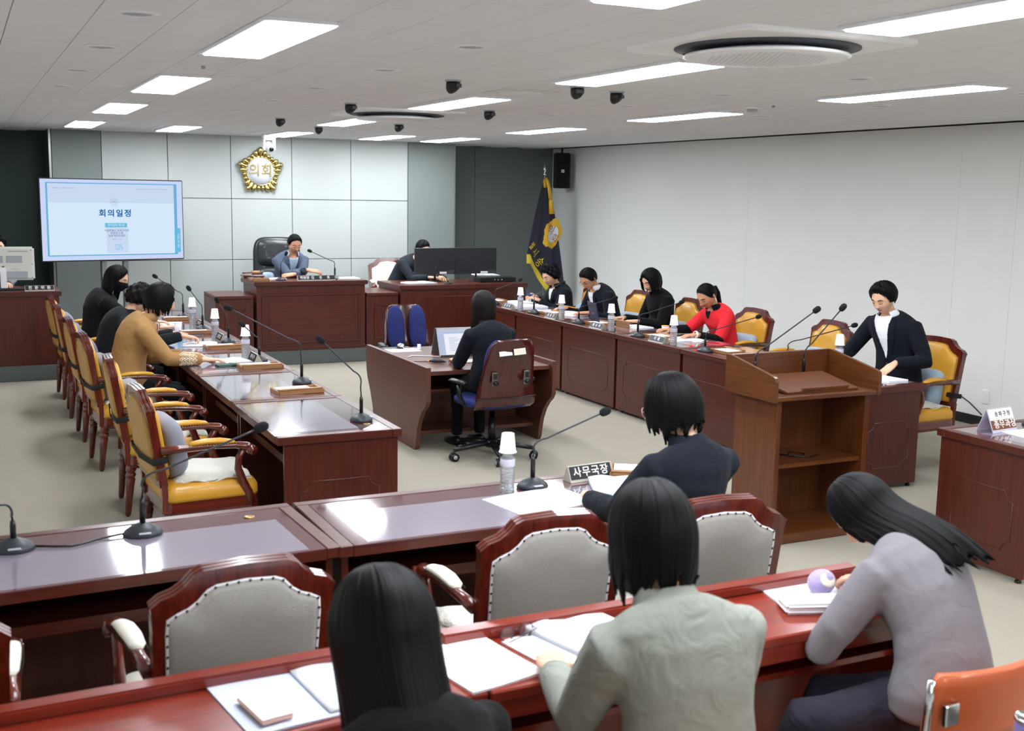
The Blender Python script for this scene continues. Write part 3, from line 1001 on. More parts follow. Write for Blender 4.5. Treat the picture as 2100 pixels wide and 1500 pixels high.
def lumbar_cushion(x, y, z, rz, label, mt='cushion_grey', strap=True, w=.19, h=.17):
    t = thing('lumbar_cushion', label, 'cushion', (x, y, z), rz, 'lumbar cushions on the leather chairs')
    m = M()
    rings = []
    for k, (sc, yy) in enumerate(((.86, -.045), (1.0, -.03), (1.0, .02), (.9, .05), (.6, .062), (.2, .064))):
        rings.append([(sc * w * math.copysign(abs(math.cos(a)) ** .45, math.cos(a)), yy + .03 * (abs(math.cos(a)) ** 2) * sc, sc * h * math.copysign(abs(math.sin(a)) ** .5, math.sin(a))) for a in [2 * PI * j / 28 for j in range(28)]])
    m.loft(rings)
    m.build('pad', mt, t)
    return t

def seat_pad(x, y, z, rz, label, w=.23, d=.2):
    t = thing('seat_pad', label, 'seat cushion', (x, y, z), rz, 'white seat pads')
    m = M()
    n, k = 18, 14
    rng = random.Random(int(x * 1000 + y * 77))
    top, bot = [], []
    ph = [rng.uniform(0, 6) for _ in range(4)]
    for j in range(k + 1):
        for i in range(n + 1):
            u, v = i / n * 2 - 1, j / k * 2 - 1
            edge = max(abs(u), abs(v))
            zt = .028 * (1 - edge ** 6) + .006 + .006 * math.sin(5 * u + ph[0]) * math.sin(4 * v + ph[1]) + (.01 * max(0, edge - .85) / .15) * math.sin(9 * u + 7 * v + ph[2])
            top.append((u * w * (1 + .03 * math.sin(3 * v + ph[3])), v * d, zt))
            bot.append((u * w * (1 + .03 * math.sin(3 * v + ph[3])), v * d, max(0, zt - .034)))
    nn = (n + 1) * (k + 1)
    fs = []
    for j in range(k):
        for i in range(n):
            a = j * (n + 1) + i
            fs.append((a, a + 1, a + n + 2, a + n + 1))
            fs.append((nn + a, nn + a + n + 1, nn + a + n + 2, nn + a + 1))
    bd = [i for i in range(n + 1)] + [(j + 1) * (n + 1) + n for j in range(k)] + [k * (n + 1) + i for i in range(n - 1, -1, -1)] + [j * (n + 1) for j in range(k - 1, 0, -1)]
    for a, b in zip(bd, bd[1:] + bd[:1]):
        fs.append((a, nn + a, nn + b, b))
    m.add(top + bot, fs, 0, True)
    m.build('padding', 'cushion_white', t)
    m = M()
    P = [top[i] for i in bd]
    m.tube([(p[0], p[1], p[2] - .008) for p in P] + [(P[0][0], P[0][1], P[0][2] - .008)], .006, 5)
    m.build('edge_piping', 'cushion_white', t)
    return t

def office_chair(label, x, y, rz, labels=True):
    """clerk chair with a moulded wooden back shell, split blue pads and a five-star base; faces local +Y"""
    t = thing('swivel_chair', label, 'chair', (x, y, 0), rz, 'wood-shelled swivel chairs')
    t.scale = (1.1, 1.1, 1.03)
    b = M()
    b.lathe([(.05, .085), (.055, .1), (.05, .13), (.03, .14)], 16)
    for k in range(5):
        a = R(90 + 18 + 72 * k)
        ca, sa = math.cos(a), math.sin(a)
        b.tube([(.03 * ca, .03 * sa, .115), (.16 * ca, .16 * sa, .105), (.30 * ca, .30 * sa, .085)], [(.034, .022), (.028, .02), (.02, .016)], 8)
    b.build('base', 'black_plastic', t)
    for k in range(5):
        a = R(90 + 18 + 72 * k)
        ca, sa = math.cos(a), math.sin(a)
        c = M()
        for s in (-1, 1):
            px, py = .30 * ca - s * .016 * sa, .30 * sa + s * .016 * ca
            c.cyl((px + .008 * sa, py - .008 * ca, .031), (px - .008 * sa, py + .008 * ca, .031), .031, n=18)
        co = c.build('caster', 'black_plastic', t)
        h = M()
        h.cyl((.30 * ca + .027 * sa, .30 * sa - .027 * ca, .031), (.30 * ca - .027 * sa, .30 * sa + .027 * ca, .031), .015, n=12)
        h.build('hub', 'plastic_grey', co)
        M().cyl((.30 * ca, .30 * sa, .03), (.30 * ca, .30 * sa, .085), .009, n=8).build('stem', 'black_plastic', co)
    M().lathe([(.028, .13), (.028, .3), (.02, .3), (.02, .39)], 14).build('gas_lift', 'black_plastic', t)
    M().box(-.1, .1, -.12, .1, .385, .41, b=.01).build('mechanism', 'black_plastic', t)
    # seat
    def sq(sc, z, y0=.02):
        return [(sc * .235 * math.copysign(abs(math.cos(a)) ** .5, math.cos(a)), y0 + sc * .22 * math.copysign(abs(math.sin(a)) ** .5, math.sin(a)), z) for a in [2 * PI * j / 28 for j in range(28)]]
    M().loft([sq(.9, .41), sq(1, .425), sq(1, .455), sq(.9, .475), sq(.4, .48)]).build('seat', 'blue_fabric', t)
    # shell: profile swept over the height, curving under the seat
    def shell(z):
        # half width, y at centre, bow
        prof = [(.40, .20, -.10, .02), (.405, .225, -.17, .025), (.44, .235, -.215, .03), (.50, .235, -.225, .035), (.55, .222, -.222, .035), (.62, .21, -.235, .035), (.75, .195, -.265, .03), (.88, .172, -.30, .03), (.925, .145, -.312, .028), (.94, .11, -.316, .025)]
        return prof
    P = shell(0)
    m = M()
    nn = 14
    vs, fs = [], []
    for z, w_, yc, bow in P:
        for j in range(nn + 1):
            u = j / nn * 2 - 1
            vs.append((u * w_, yc + bow * u * u, z))
    for i in range(len(P) - 1):
        for j in range(nn):
            a = i * (nn + 1) + j
            fs.append((a, a + nn + 1, a + nn + 2, a + 1))
    m.add(vs, fs, 0, True)
    sh = m.build('back_shell', 'shell_z', t)
    md = sh.modifiers.new('thick', 'SOLIDIFY')
    md.thickness = .014
    md.offset = 1
    m = M()
    m.tube([(u * .235, -.238 + .035 * u * u, .498) for u in [k / 7 - 1 for k in range(15)]], .004, 6)
    m.build('seam', 'black_plastic', sh)
    for s in (-1, 1):
        M().box(s * .125 - .02, s * .125 + .02, -.262, -.248, .60, .70, b=.004, mtx=Matrix.Rotation(R(0), 4, 'X')).build('adjuster_plate', 'metal_trim', sh)
        g = M()
        for k in (-1, 0, 1):
            g.box(s * .125 + k * .010 - .003, s * .125 + k * .010 + .003, -.265, -.26, .648, .69)
        g.build('adjuster_slot', 'black_plastic', sh)
        M().cyl((s * .125, -.255, .622), (s * .125, -.285, .622), .02, .017, n=14).build('adjuster_knob', 'black_plastic', sh)
        # front pads
        p = M()
        def pr(k, yy):
            return [(s * .098 + k * .078 * math.copysign(abs(math.cos(a)) ** .8, math.cos(a)) * (1.0 - .12 * math.sin(a)), yy - (.735 + k * .2 * math.sin(a) - .62) * .24, .735 + k * .2 * math.copysign(abs(math.sin(a)) ** .7, math.sin(a))) for a in [2 * PI * j / 24 for j in range(24)]]
        p.loft([pr(.98, -.185), pr(1, -.165), pr(.93, -.145), pr(.5, -.138)])
        p.build('back_cushion', 'blue_fabric', t)
        am = M()
        am.tube([(s * .27, -.1, .60), (s * .275, -.02, .605), (s * .275, .08, .60), (s * .27, .13, .59)], [(.02, .014), (.032, .017), (.032, .017), (.02, .012)], 10)
        ao = am.build('armrest', 'black_plastic', t)
        M().tube([(s * .27, .0, .595), (s * .275, -.02, .5), (s * .24, -.02, .43), (s * .1, -.02, .4)], [.02, .018, .016, .014], 8).build('arm_post', 'black_plastic', ao)
    return t

# ================================================================== presiding bench
def framed(parent, x0, x1, z0, z1, y, wood_, deep=True):
    """raised frame and inner field on a front panel, facing -Y"""
    b = .03
    fr = M()
    fr.box(x0, x1, y - .012, y, z1 - b, z1, b=.004)
    fr.box(x0, x1, y - .012, y, z0, z0 + b, b=.004)
    fr.box(x0, x0 + b, y - .012, y, z0 + b, z1 - b, b=.004)
    fr.box(x1 - b, x1, y - .012, y, z0 + b, z1 - b, b=.004)
    fo = fr.build('panel_frame', wood_ + '_z', parent)
    g = .055 if deep else .0
    if deep:
        M().box(x0 + b + g, x1 - b - g, y - .006, y, z0 + b + g, z1 - b - g, b=.003).build('panel_field', wood_ + '_x', parent)
t = thing('presiding_desk', 'tall dark red wooden presiding desk with framed front panel', 'desk', (3.745, 13.64, .158))
M().box(-.66, .66, -.34, .34, 0, .77).build('body', 'mahogany_z', t)
M().box(-.69, .69, -.37, .36, .772, .822, b=.006).build('desk_top', 'mahogany_x', t)
framed(t, -.6, .6, .08, .68, -.34, 'mahogany')
M().box(-.66, .66, -.36, -.34, 0, .05).build('plinth_board', 'mahogany_x', t)
for nm, x0, x1, lb in (('side_cabinet', 2.62, 3.055, 'low dark red wooden cabinet joined to the presiding desk, next to the wall display'), ('side_cabinet', 4.437, 4.845, 'low dark red wooden cabinet between presiding desk and two-monitor desk')):
    t = thing(nm, lb, 'cabinet', ((x0 + x1) / 2, 13.68, .158), 0, 'side cabinets of the presiding bench')
    w_ = (x1 - x0) / 2
    M().box(-w_, w_, -.34, .36, 0, .62).build('body', 'mahogany_z', t)
    M().box(-w_, w_, -.36, .37, .622, .662, b=.005).build('cabinet_top', 'mahogany_x', t)
    framed(t, -w_ + .1, w_ - .08, .09, .53, -.34, 'mahogany', False)
t = thing('operator_desk', 'long dark red wooden desk carrying two black monitors', 'desk', (5.725, 13.72, .158))
M().box(-.86, .86, -.42, .40, 0, .69).build('body', 'mahogany_z', t)
M().box(-.878, .878, -.45, .42, .692, .745, b=.006).build('desk_top', 'mahogany_x', t)
moulding(t, .68, .1, .5, -.42, 'mahogany_z', nr=.06)
t = thing('expert_desk', 'dark red wooden desk beside the display with white monitor and nameplate', 'desk', (-.22, 13.4, .158))
M().box(-1.13, 1.14, -.36, .36, 0, .73).build('body', 'mahogany_z', t)
M().box(-1.15, 1.165, -.385, .38, .732, .785, b=.006).build('desk_top', 'mahogany_x', t)

# black leather chair of the presiding man
t = thing('executive_chair', 'black leather high-back executive chair behind the presiding desk', 'chair', (3.62, 14.42, .158), R(168))
b = M()
for k in range(5):
    a = R(72 * k)
    b.tube([(0, 0, .1), (.28 * math.cos(a), .28 * math.sin(a), .07)], [.03, .02], 8)
b.lathe([(.04, .1), (.04, .3), (.03, .42)], 14)
b.build('base', 'black_plastic', t)
for k in range(5):
    a = R(72 * k)
    M().cyl((.28 * math.cos(a) - .02, .28 * math.sin(a), .03), (.28 * math.cos(a) + .02, .28 * math.sin(a), .03), .03, n=12).build('caster', 'black_plastic', t)
M().box(-.26, .26, -.22, .27, .40, .50, b=.04).build('seat', 'leather_black', t)
TB = Matrix.Translation((0, -.24, .45)) @ Matrix.Rotation(R(8), 4, 'X')
def pad(name, w_, z0, z1, y0, y1, par, mt='leather_black'):
    m = M()
    zs = (z0 + z1) / 2
    hz = (z1 - z0) / 2
    def rg(k, y):
        return [(k * w_ * math.copysign(abs(math.cos(a)) ** .4, math.cos(a)), y, zs + k * hz * math.copysign(abs(math.sin(a)) ** .4, math.sin(a))) for a in [2 * PI * j / 32 for j in range(32)]]
    m.loft([rg(.93, y0), rg(1, y0 + .02), rg(1, y1 - .03), rg(.9, y1 - .008), rg(.5, y1)], mtx=TB)
    return m.build(name, mt, par)
pad('backrest', .30, .02, .84, -.06, .05, t)
pad('lumbar_pad', .25, .08, .44, .045, .085, t)
pad('head_pad', .25, .46, .80, .045, .1, t)
for s in (-1, 1):
    M().tube([(s * .3, -.2, .5), (s * .31, -.15, .64), (s * .31, .1, .65), (s * .3, .15, .5)], [.02, .026, .026, .02], 8).build('armrest', 'black_plastic', t)

# ================================================================== the two long council tables
DL = 1.12
gl = 'desk units of the table by the wall display'
gr = 'desk units of the table by the white wall'
ordn = ['first', 'second', 'third', 'fourth', 'fifth', 'sixth']
for k in range(6):
    lb = f'{ordn[5 - k]} desk unit, counted from the presiding bench, of the table at the grey-cushioned armchairs'
    desk('council_desk', lb, 1.81, 5.87 + DL * (k + .5), -PI / 2, DL - .004, .70, group=gl, ends=(0, k == 0))
for k in range(6):
    lb = f'{ordn[5 - k]} desk unit, counted from the presiding bench, of the table along the white wall'
    desk('council_desk', lb, 5.875, 6.0 + 1.1 * (k + .5), PI / 2, 1.1 - .004, .64, group=gr, ends=(k == 0, 0))

# armchairs
proto = {}
def chair(style, x, y, rz, label, group, z=0):
    if style not in proto:
        proto[style] = armchair(style, label, group)
        proto[style].scale = (1, 1, 1.02)
        o = proto[style]
    else:
        o = copy_tree(proto[style])
        o['label'] = label
        o['group'] = group
    o.location = (x, y, z)
    o.rotation_euler = (0, 0, rz)
    return o
LY = [11.95, 10.95, 9.9, 8.85, 7.55, 6.37]
gA = 'mustard armchairs at the table by the wall display'
for k, y in enumerate(LY):
    who = ['empty, closest to the presiding bench, on the display side', 'of the masked woman', 'of the charcoal-jacketed person', 'of the tan-jacketed woman', 'empty, next to the tan-jacketed woman', 'empty, at the table end near the front bench'][k]
    chair('mustard', [1.07, 1.07, 1.07, 1.08, 1.12, 1.13][k], y, -PI / 2 + R([2, -2, 1, 3, -2, 4][k]), 'mustard leather armchair ' + who, gA)
RY = [12.0, 10.95, 10.0, 8.9, 7.82, 6.58]
gB = 'mustard armchairs at the table by the white wall'
for k, y in enumerate(RY):
    who = ['of the woman holding a phone', 'of the man with glasses and pencil', 'of the woman in the black shirt', 'of the woman in red', 'standing empty between the red shirt and the navy suit', 'of the young man in the navy suit'][k]
    chair('mustard', 6.58, y, PI / 2 + R([0, 3, -2, 2, -3, 3][k]), 'mustard leather armchair ' + who, gB)
gC = 'cream linen armchairs at the front bench'
for x, y, a, lb in ((-.20, 3.43, 0, 'cream linen armchair cut by the frame edge, beside another cream one'), (.675, 3.50, 3, 'empty cream linen armchair behind the cable-linked microphones'), (1.76, 3.60, -2, 'empty cream linen armchair with white pad before the open document'), (2.42, 3.55, -4, 'cream linen armchair of the woman in the navy jacket')):
    chair('linen', x, y, R(a), lb, gC)
chair('linen', 5.18, 14.5, R(180 - 8), 'cream linen armchair behind the two-monitor desk', 'cream linen armchair at the bench', .158)

# lumbar cushions with straps around the backs
def cush(cx, cy, rz, mt, lb, strap=True):
    d = Vector((-math.sin(rz), math.cos(rz)))      # chair forward
    t = lumbar_cushion(cx - d.x * .175, cy - d.y * .175, .66 if mt == 'cushion_grey' else .60, rz, lb, mt, True, .19, .17 if mt == 'cushion_grey' else .155)
    t.rotation_euler = (R(9), 0, rz)
    if strap:
        P = [(-.2, -.035, -.02), (-.262, -.045, -.02), (-.272, -.08, -.02), (-.266, -.128, -.02), (0, -.145, -.025), (.266, -.128, -.02), (.272, -.08, -.02), (.262, -.045, -.02), (.2, -.035, -.02)]
        M().tube(P, [(.018, .003)] * len(P), 6, sm=False, up=(0, 1, 0)).build('strap', 'strap_black', t)
for k, y in enumerate(LY):
    who = ['closest to the presiding bench', 'of the masked woman', 'of the charcoal-jacketed person', 'of the tan-jacketed woman', 'beside the tan-jacketed woman', 'near the front bench'][k]
    cush([1.07, 1.07, 1.07, 1.08, 1.12, 1.13][k], y, -PI / 2 + R([2, -2, 1, 3, -2, 4][k]), 'cushion_grey', f'grey strapped lumbar cushion on the mustard armchair {who}')
for k, y in enumerate(RY):
    who = ['of the woman holding a phone', 'of the man with glasses and pencil', 'of the woman in the black shirt', 'of the woman in red', 'standing empty by the white wall', 'of the young man in the navy suit'][k]
    cush(6.58, y, PI / 2 + R([0, 3, -2, 2, -3, 3][k]), 'cushion_blue', f'pale blue lumbar cushion on the armchair {who}', k >= 4)
for x, y, rz, lb in ((1.18, 6.37, -90, 'white fluffy seat pad on the empty armchair near the front bench'), (1.17, 7.55, -90, 'white fluffy seat pad on the empty armchair next to the tan-jacketed woman'), (1.1, 9.9, -90, 'white seat pad under the charcoal-jacketed person'), (1.1, 8.85, -90, 'white seat pad under the tan-jacketed woman'), (6.53, 6.58, 90, 'white seat pad under the young man in the navy suit'), (1.76, 3.63, 0, 'white quilted pad on the cream armchair before the open document')):
    seat_pad(x, y, .488, R(rz), lb)

# ================================================================== clerk desk
t = thing('clerk_desk', 'brown two-sided clerk desk with curved side panels in the middle', 'desk', (3.775, 8.92, 0))
prof = [(-.48, 0), (-.50, .03), (-.515, .1), (-.54, .19), (-.59, .28), (-.65, .345), (-.705, .385), (-.74, .43), (-.74, .70), (.73, .70), (.73, .5), (.70, .42), (.62, .3), (.56, .18), (.53, .06), (.52, 0)]
for s in (-1, 1):
    M().prism(prof, s * .55 - .0175, s * .55 + .0175, 'x').build('side_panel', 'clerk_z', t)
M().box(-.532, .532, -.70, .70, .63, .665, b=.003).build('desk_top', 'clerk_x', t)
M().box(-.532, .532, -.06, -.03, .12, .63).build('center_panel', 'clerk_z', t)
M().box(-.532, .532, -.40, -.06, .10, .13).build('foot_shelf', 'clerk_x', t)
M().box(-.532, .532, -.42, .0, .45, .47).build('inner_shelf', 'clerk_x', t)
office_chair('swivel chair with wood shell seen from behind, under the typing clerk', 3.68, 7.98, R(4))
office_chair('empty swivel chair with two blue back pads across the clerk desk', 3.83, 10.12, R(176))
for s, mt, w_, x in ((0, 'paper', .055, -.055), (1, 'paper_cream', .05, .055)):
    tag(M().box(-w_, w_, -.003, 0, -.018 - .006 * s, .018 + .006 * s).build('chair_sticker', mt, None, (3.69 + x, 7.98 - .335 + .012 * (1 - s), .865 + .012 * s), (R(-14), R(-3), R(4))), ['white paper label stuck on the clerk chair shell', 'cream paper label stuck on the clerk chair shell'][s], 'sticker')

# ================================================================== lectern
t = thing('lectern', 'brown wooden lectern with raised wings, open shelves and two gooseneck microphones', 'lectern', (4.625, 5.48, 0))
for s in (-1, 1):
    M().box(s * .335 - .0175, s * .335 + .0175, -.20, .20, .06, .87).build('side_panel', 'lectern_z', t)
M().box(-.318, .318, .17, .195, .06, .87).build('back_panel', 'lectern_z', t)
M().box(-.37, .37, -.23, .22, 0, .06, b=.006).build('base', 'lectern_x', t)
M().box(-.318, .318, -.18, .17, .455, .48).build('shelf', 'lectern_x', t)
M().box(-.09, -.06, .12, .17, .06, .87).build('cable_channel', 'lectern_z', t)
M().box(-.38, .38, -.235, .235, .872, .9, b=.004).build('top_board', 'lectern_x', t)
wing = [(-.24, .868), (-.24, .99), (-.232, 1.012), (-.215, 1.02), (.20, 1.095), (.245, 1.095), (.245, .868)]
for s in (-1, 1):
    M().prism(wing, s * .392 - .0115, s * .392 + .0115, 'x').build('wing', 'lectern_y', t)
M().box(-.38, .38, .222, .245, .9, 1.095, b=.003).build('front_board', 'lectern_x', t)
rd = M().box(-.27, .27, -.19, .15, -.008, .012, b=.003, mtx=Matrix.Translation((0, 0, .935)) @ Matrix.Rotation(R(9), 4, 'X')).build('reading_board', 'lectern_x', t)
M().box(-.16, .19, -.192, -.175, .012, .03, b=.002, mtx=Matrix.Translation((0, 0, .935)) @ Matrix.Rotation(R(9), 4, 'X')).build('page_stop', 'lectern_x', rd)

# ================================================================== front bench
desk('front_desk', 'dark red front-bench desk with two cable-linked microphones', .30, 4.24, R(2.6), 1.80, .66, group='front bench desks', pads=1)
desk('front_desk', 'dark red front-bench desk with bottle, nameplate and open document', 2.105, 4.28, R(.4), 1.80, .66, group='front bench desks', pads=1)
desk('front_desk', 'dark red desk with a folded acrylic name sign beyond the lectern', 5.95, 4.46, 0, 1.80, .68, group='front bench desks', ends=(1, 0))
# ---- rear bench: plain red desks with a raised far ledge
def bench(label, x, y, W, D, rz=0):
    t = thing('bench_desk', label, 'desk', (x, y, 0), rz, 'plain red desks of the rear bench')
    w_, d = W / 2, D / 2
    M().box(-w_, w_, -d, d, .715, .75, b=.005).build('desk_top', 'redwood_x', t)
    M().box(-w_, w_, d - .06, d, .7505, .785, b=.006).build('ledge', 'redwood_x', t)
    M().box(-w_ + .01, w_ - .01, -d + .012, -d + .03, .66, .714).build('apron', 'redwood_x', t)
    M().box(-w_ + .02, w_ - .02, d - .04, d - .015, .05, .714).build('front_panel', 'redwood_z', t)
    for s in (-1, 1):
        M().box(s * (w_ - .03) - .012, s * (w_ - .03) + .012, -d + .05, d - .04, .0, .714).build('side_panel', 'redwood_z', t)
    M().box(-w_ + .045, w_ - .045, -d + .1, d - .05, .56, .58).build('shelf', 'redwood_x', t)
bench('plain red rear-bench desk with white phone and papers', .29, 2.755, 1.80, .39, R(2))
bench('plain red rear-bench desk shared by the sage jacket and the grey sweater', 1.985, 2.79, 1.57, .39, R(.6))

# orange-backed stacking chair, chairs of the rear bench
def stack_chair(label, x, y, rz):
    t = thing('stacking_chair', label, 'chair', (x, y, 0), rz, 'orange stacking chairs of the rear bench')
    m = M()
    vs, fs = [], []
    P = [(.60, .20, 0), (.63, .225, .0), (.70, .235, -.015), (.78, .235, -.03), (.815, .22, -.036)]
    nn = 14
    for z, w_, yo in P:
        for j in range(nn + 1):
            u = j / nn * 2 - 1
            vs.append((u * w_, -.24 + yo + .05 * u * u, z))
    for i in range(len(P) - 1):
        for j in range(nn):
            a = i * (nn + 1) + j
            fs.append((a, a + nn + 1, a + nn + 2, a + 1))
    o = m.add(vs, fs, 0, True).build('backrest', 'orange_back', t)
    md = o.modifiers.new('thick', 'SOLIDIFY')
    md.thickness = .022
    md.offset = 0
    def sq(sc, z):
        return [(sc * .225 * math.copysign(abs(math.cos(a)) ** .5, math.cos(a)), sc * .21 * math.copysign(abs(math.sin(a)) ** .5, math.sin(a)), z) for a in [2 * PI * j / 24 for j in range(24)]]
    M().loft([sq(.95, .43), sq(1, .44), sq(.98, .46), sq(.6, .468)]).build('seat', 'orange_back', t)
    for s in (-1, 1):
        M().tube([(s * .235, -.22, .80), (s * .238, -.215, .70), (s * .24, -.2, .45), (s * .24, -.25, .0)], .011, 10).build('rear_leg', 'chrome', t)
        M().tube([(s * .24, -.2, .44), (s * .24, .16, .43), (s * .24, .2, .40), (s * .24, .22, .0)], .011, 10).build('front_leg', 'chrome', t)
        M().box(s * .195 - .025, s * .195 + .025, -.262, -.245, .68, .74, b=.003).build('back_bracket', 'chrome', t)
stack_chair('orange-backed chrome stacking chair behind the grey sweater', 2.475, 2.325, R(3))
stack_chair('orange stacking chair of the sage-jacketed woman, mostly hidden', 1.52, 2.06, R(0))
stack_chair('orange stacking chair of the long-haired woman in black, hidden', .78, 1.92, R(2))

# ================================================================== people
def V(*a):
    return Vector(a if len(a) > 1 else a[0])
def head_fn(dx, dy, dz, fem=0):
    x = .0755 * dx
    y = (.096 if dy > 0 else .1) * dy
    z = (.116 if dz > 0 else .122) * dz
    t = max(0, -z / .122)
    x *= 1 - (.40 + .05 * fem) * t * t
    if y > 0:
        y *= 1 - .10 * t * t
    else:
        y *= 1 - .5 * t ** 1.5
    if dy > 0:
        g = math.exp
        ax = abs(x)
        w_ = min(1, dy * 2)
        y += w_ * .024 * g(-(x / .0125) ** 2) * (g(-((z + .034) / .013) ** 2) + .55 * g(-((z + .010) / .02) ** 2))
        y += w_ * .006 * g(-((ax - .013) / .008) ** 2 - ((z + .036) / .009) ** 2)
        y -= w_ * .009 * g(-((ax - .031) / .017) ** 2 - ((z - .002) / .012) ** 2)
        y += w_ * .004 * g(-((ax - .031) / .014) ** 2 - ((z + .001) / .007) ** 2)
        y += w_ * .005 * g(-(ax / .05) ** 4 - ((z - .022) / .010) ** 2)
        y += w_ * .006 * g(-((ax - .042) / .02) ** 2 - ((z + .032) / .018) ** 2)
        y += w_ * .007 * g(-(x / .022) ** 2 - ((z + .0605) / .0065) ** 2) + w_ * .0075 * g(-(x / .018) ** 2 - ((z + .073) / .007) ** 2) - w_ * .003 * g(-(x / .026) ** 2 - ((z + .0665) / .0025) ** 2)
        y += w_ * .009 * g(-(x / .026) ** 2 - ((z + .102) / .014) ** 2)
    return (x, y, z)
def add_head(m, T, fem, skin_i=0, lip_i=1):
    nu, nv = 84, 60
    vs, fs = [], []
    for j in range(nv + 1):
        th = PI * (.012 + .976 * j / nv)
        for i in range(nu):
            s = i / nu * 2 - 1
            ph = PI * math.copysign(abs(s) ** 1.35, s)
            vs.append(head_fn(math.sin(th) * math.sin(ph), math.sin(th) * math.cos(ph), math.cos(th), fem))
    for j in range(nv):
        for i in range(nu):
            fs.append((j * nu + i, (j + 1) * nu + i, (j + 1) * nu + (i + 1) % nu, j * nu + (i + 1) % nu))
    fs.append(tuple(range(nu)))
    fs.append(tuple(range(nv * nu, nv * nu + nu))[::-1])
    n0 = len(m.mi)
    m.add(vs, fs, skin_i, True, T)
    for k, f in enumerate(fs[:-2]):
        c = [sum(vs[q][a] for q in f) / 4 for a in range(3)]
        if c[1] > .05 and abs(c[0]) < .0235 and ((c[2] + .0665) / .012) ** 2 + (c[0] / .0235) ** 2 < 1:
            m.mi[n0 + k] = lip_i
    for s in (-1, 1):       # ears
        m.ball((s * .074, -.008, -.008), (.010, .019, .031), 10, 8, skin_i, T @ Matrix.Rotation(s * R(-14), 4, 'Z'))
        m.ball((s * .079, -.013, .004), (.006, .014, .02), 10, 6, skin_i, T)
def face_strip(pts, r, T, off=.0015):
    """thin tube lying on the face; pts are (x,z)"""
    P = []
    for x, z in pts:
        # solve direction on the face whose x,z match
        best = None
        dx, dz = x / .0755, z / .118
        for _ in range(5):
            dy = math.sqrt(max(.05, 1 - dx * dx - dz * dz))
            p = head_fn(dx, dy, dz)
            dx += (x - p[0]) / .0755
            dz += (z - p[2]) / .12
        dy = math.sqrt(max(.05, 1 - dx * dx - dz * dz))
        p = head_fn(dx, dy, dz)
        P.append(T @ V(p[0], p[1] + off, p[2]))
    return P
def add_hand(m, T, s, curl=.35, thumb=.5, spread=.05, sc=1.0, mi=0):
    """palm at T: +Y fingers, +Z back of the hand; s=+1 has its thumb at -X (a left hand seen from above), -1 mirrors"""
    S = T @ Matrix.Scale(sc, 4)
    def P(x, y, z):
        return S @ V(s * x, y, z)
    rings = []
    for y, w_, h in ((-.045, .024, .019), (-.02, .027, .019), (.0, .034, .018), (.03, .040, .016), (.06, .041, .014), (.083, .038, .011)):
        rings.append([P(w_ * math.cos(a), y, h * math.sin(a)) for a in [2 * PI * k / 14 for k in range(14)]])
    m.loft(rings if s > 0 else [r[::-1] for r in rings], mi)
    for k, (x, L, yb) in enumerate(((-.029, .068, .076), (-.010, .077, .082), (.010, .072, .081), (.028, .056, .074))):
        a = .12 + curl * .4
        p = V(x, yb, .002)
        pts, rad = [V(x * .95, yb - .025, 0), p], [.0095, .0095]
        for seg, fr in enumerate((.45, .31, .24)):
            d = V(math.sin(spread * (k - 1.5)), math.cos(a), -math.sin(a))
            d.x *= math.cos(a)
            p = p + d.normalized() * (L * fr)
            pts.append(p)
            rad.append((.0085, .0078, .0062)[seg])
            a += curl * 1.0
        pts.append(pts[-1] + (pts[-1] - pts[-2]).normalized() * .004)
        rad.append(.002)
        m.tube([P(*q) for q in pts], [r * sc for r in rad], 8, mi)
    pts = [V(-.022, -.012, -.004), V(-.036, .008, -.008), V(-.052, .030, -.014 - .01 * thumb), V(-.056 + .016 * thumb, .056, -.018 - .014 * thumb), V(-.052 + .03 * thumb, .076, -.02 - .016 * thumb), V(-.051 + .032 * thumb, .08, -.02 - .016 * thumb)]
    m.tube([P(*q) for q in pts], [r * sc for r in (.014, .0145, .0115, .0098, .0075, .002)], 8, mi)

def remesh(m, vox, smooth=5):
    me = m.mesh('tmp', 'skin')
    o = bpy.data.objects.new('tmp', me)
    COL.objects.link(o)
    r = o.modifiers.new('r', 'REMESH')
    r.mode = 'VOXEL'
    r.voxel_size = vox
    s = o.modifiers.new('s', 'SMOOTH')
    s.factor = .5
    s.iterations = smooth
    me2 = bpy.data.meshes.new_from_object(o.evaluated_get(bpy.context.evaluated_depsgraph_get()))
    bpy.data.objects.remove(o)
    bpy.data.meshes.remove(me)
    return me2
def mesh_of(me):
    n = len(me.vertices)
    co = np.empty(n * 3)
    me.vertices.foreach_get('co', co)
    fs = [tuple(p.vertices) for p in me.polygons]
    return co.reshape(-1, 3), fs

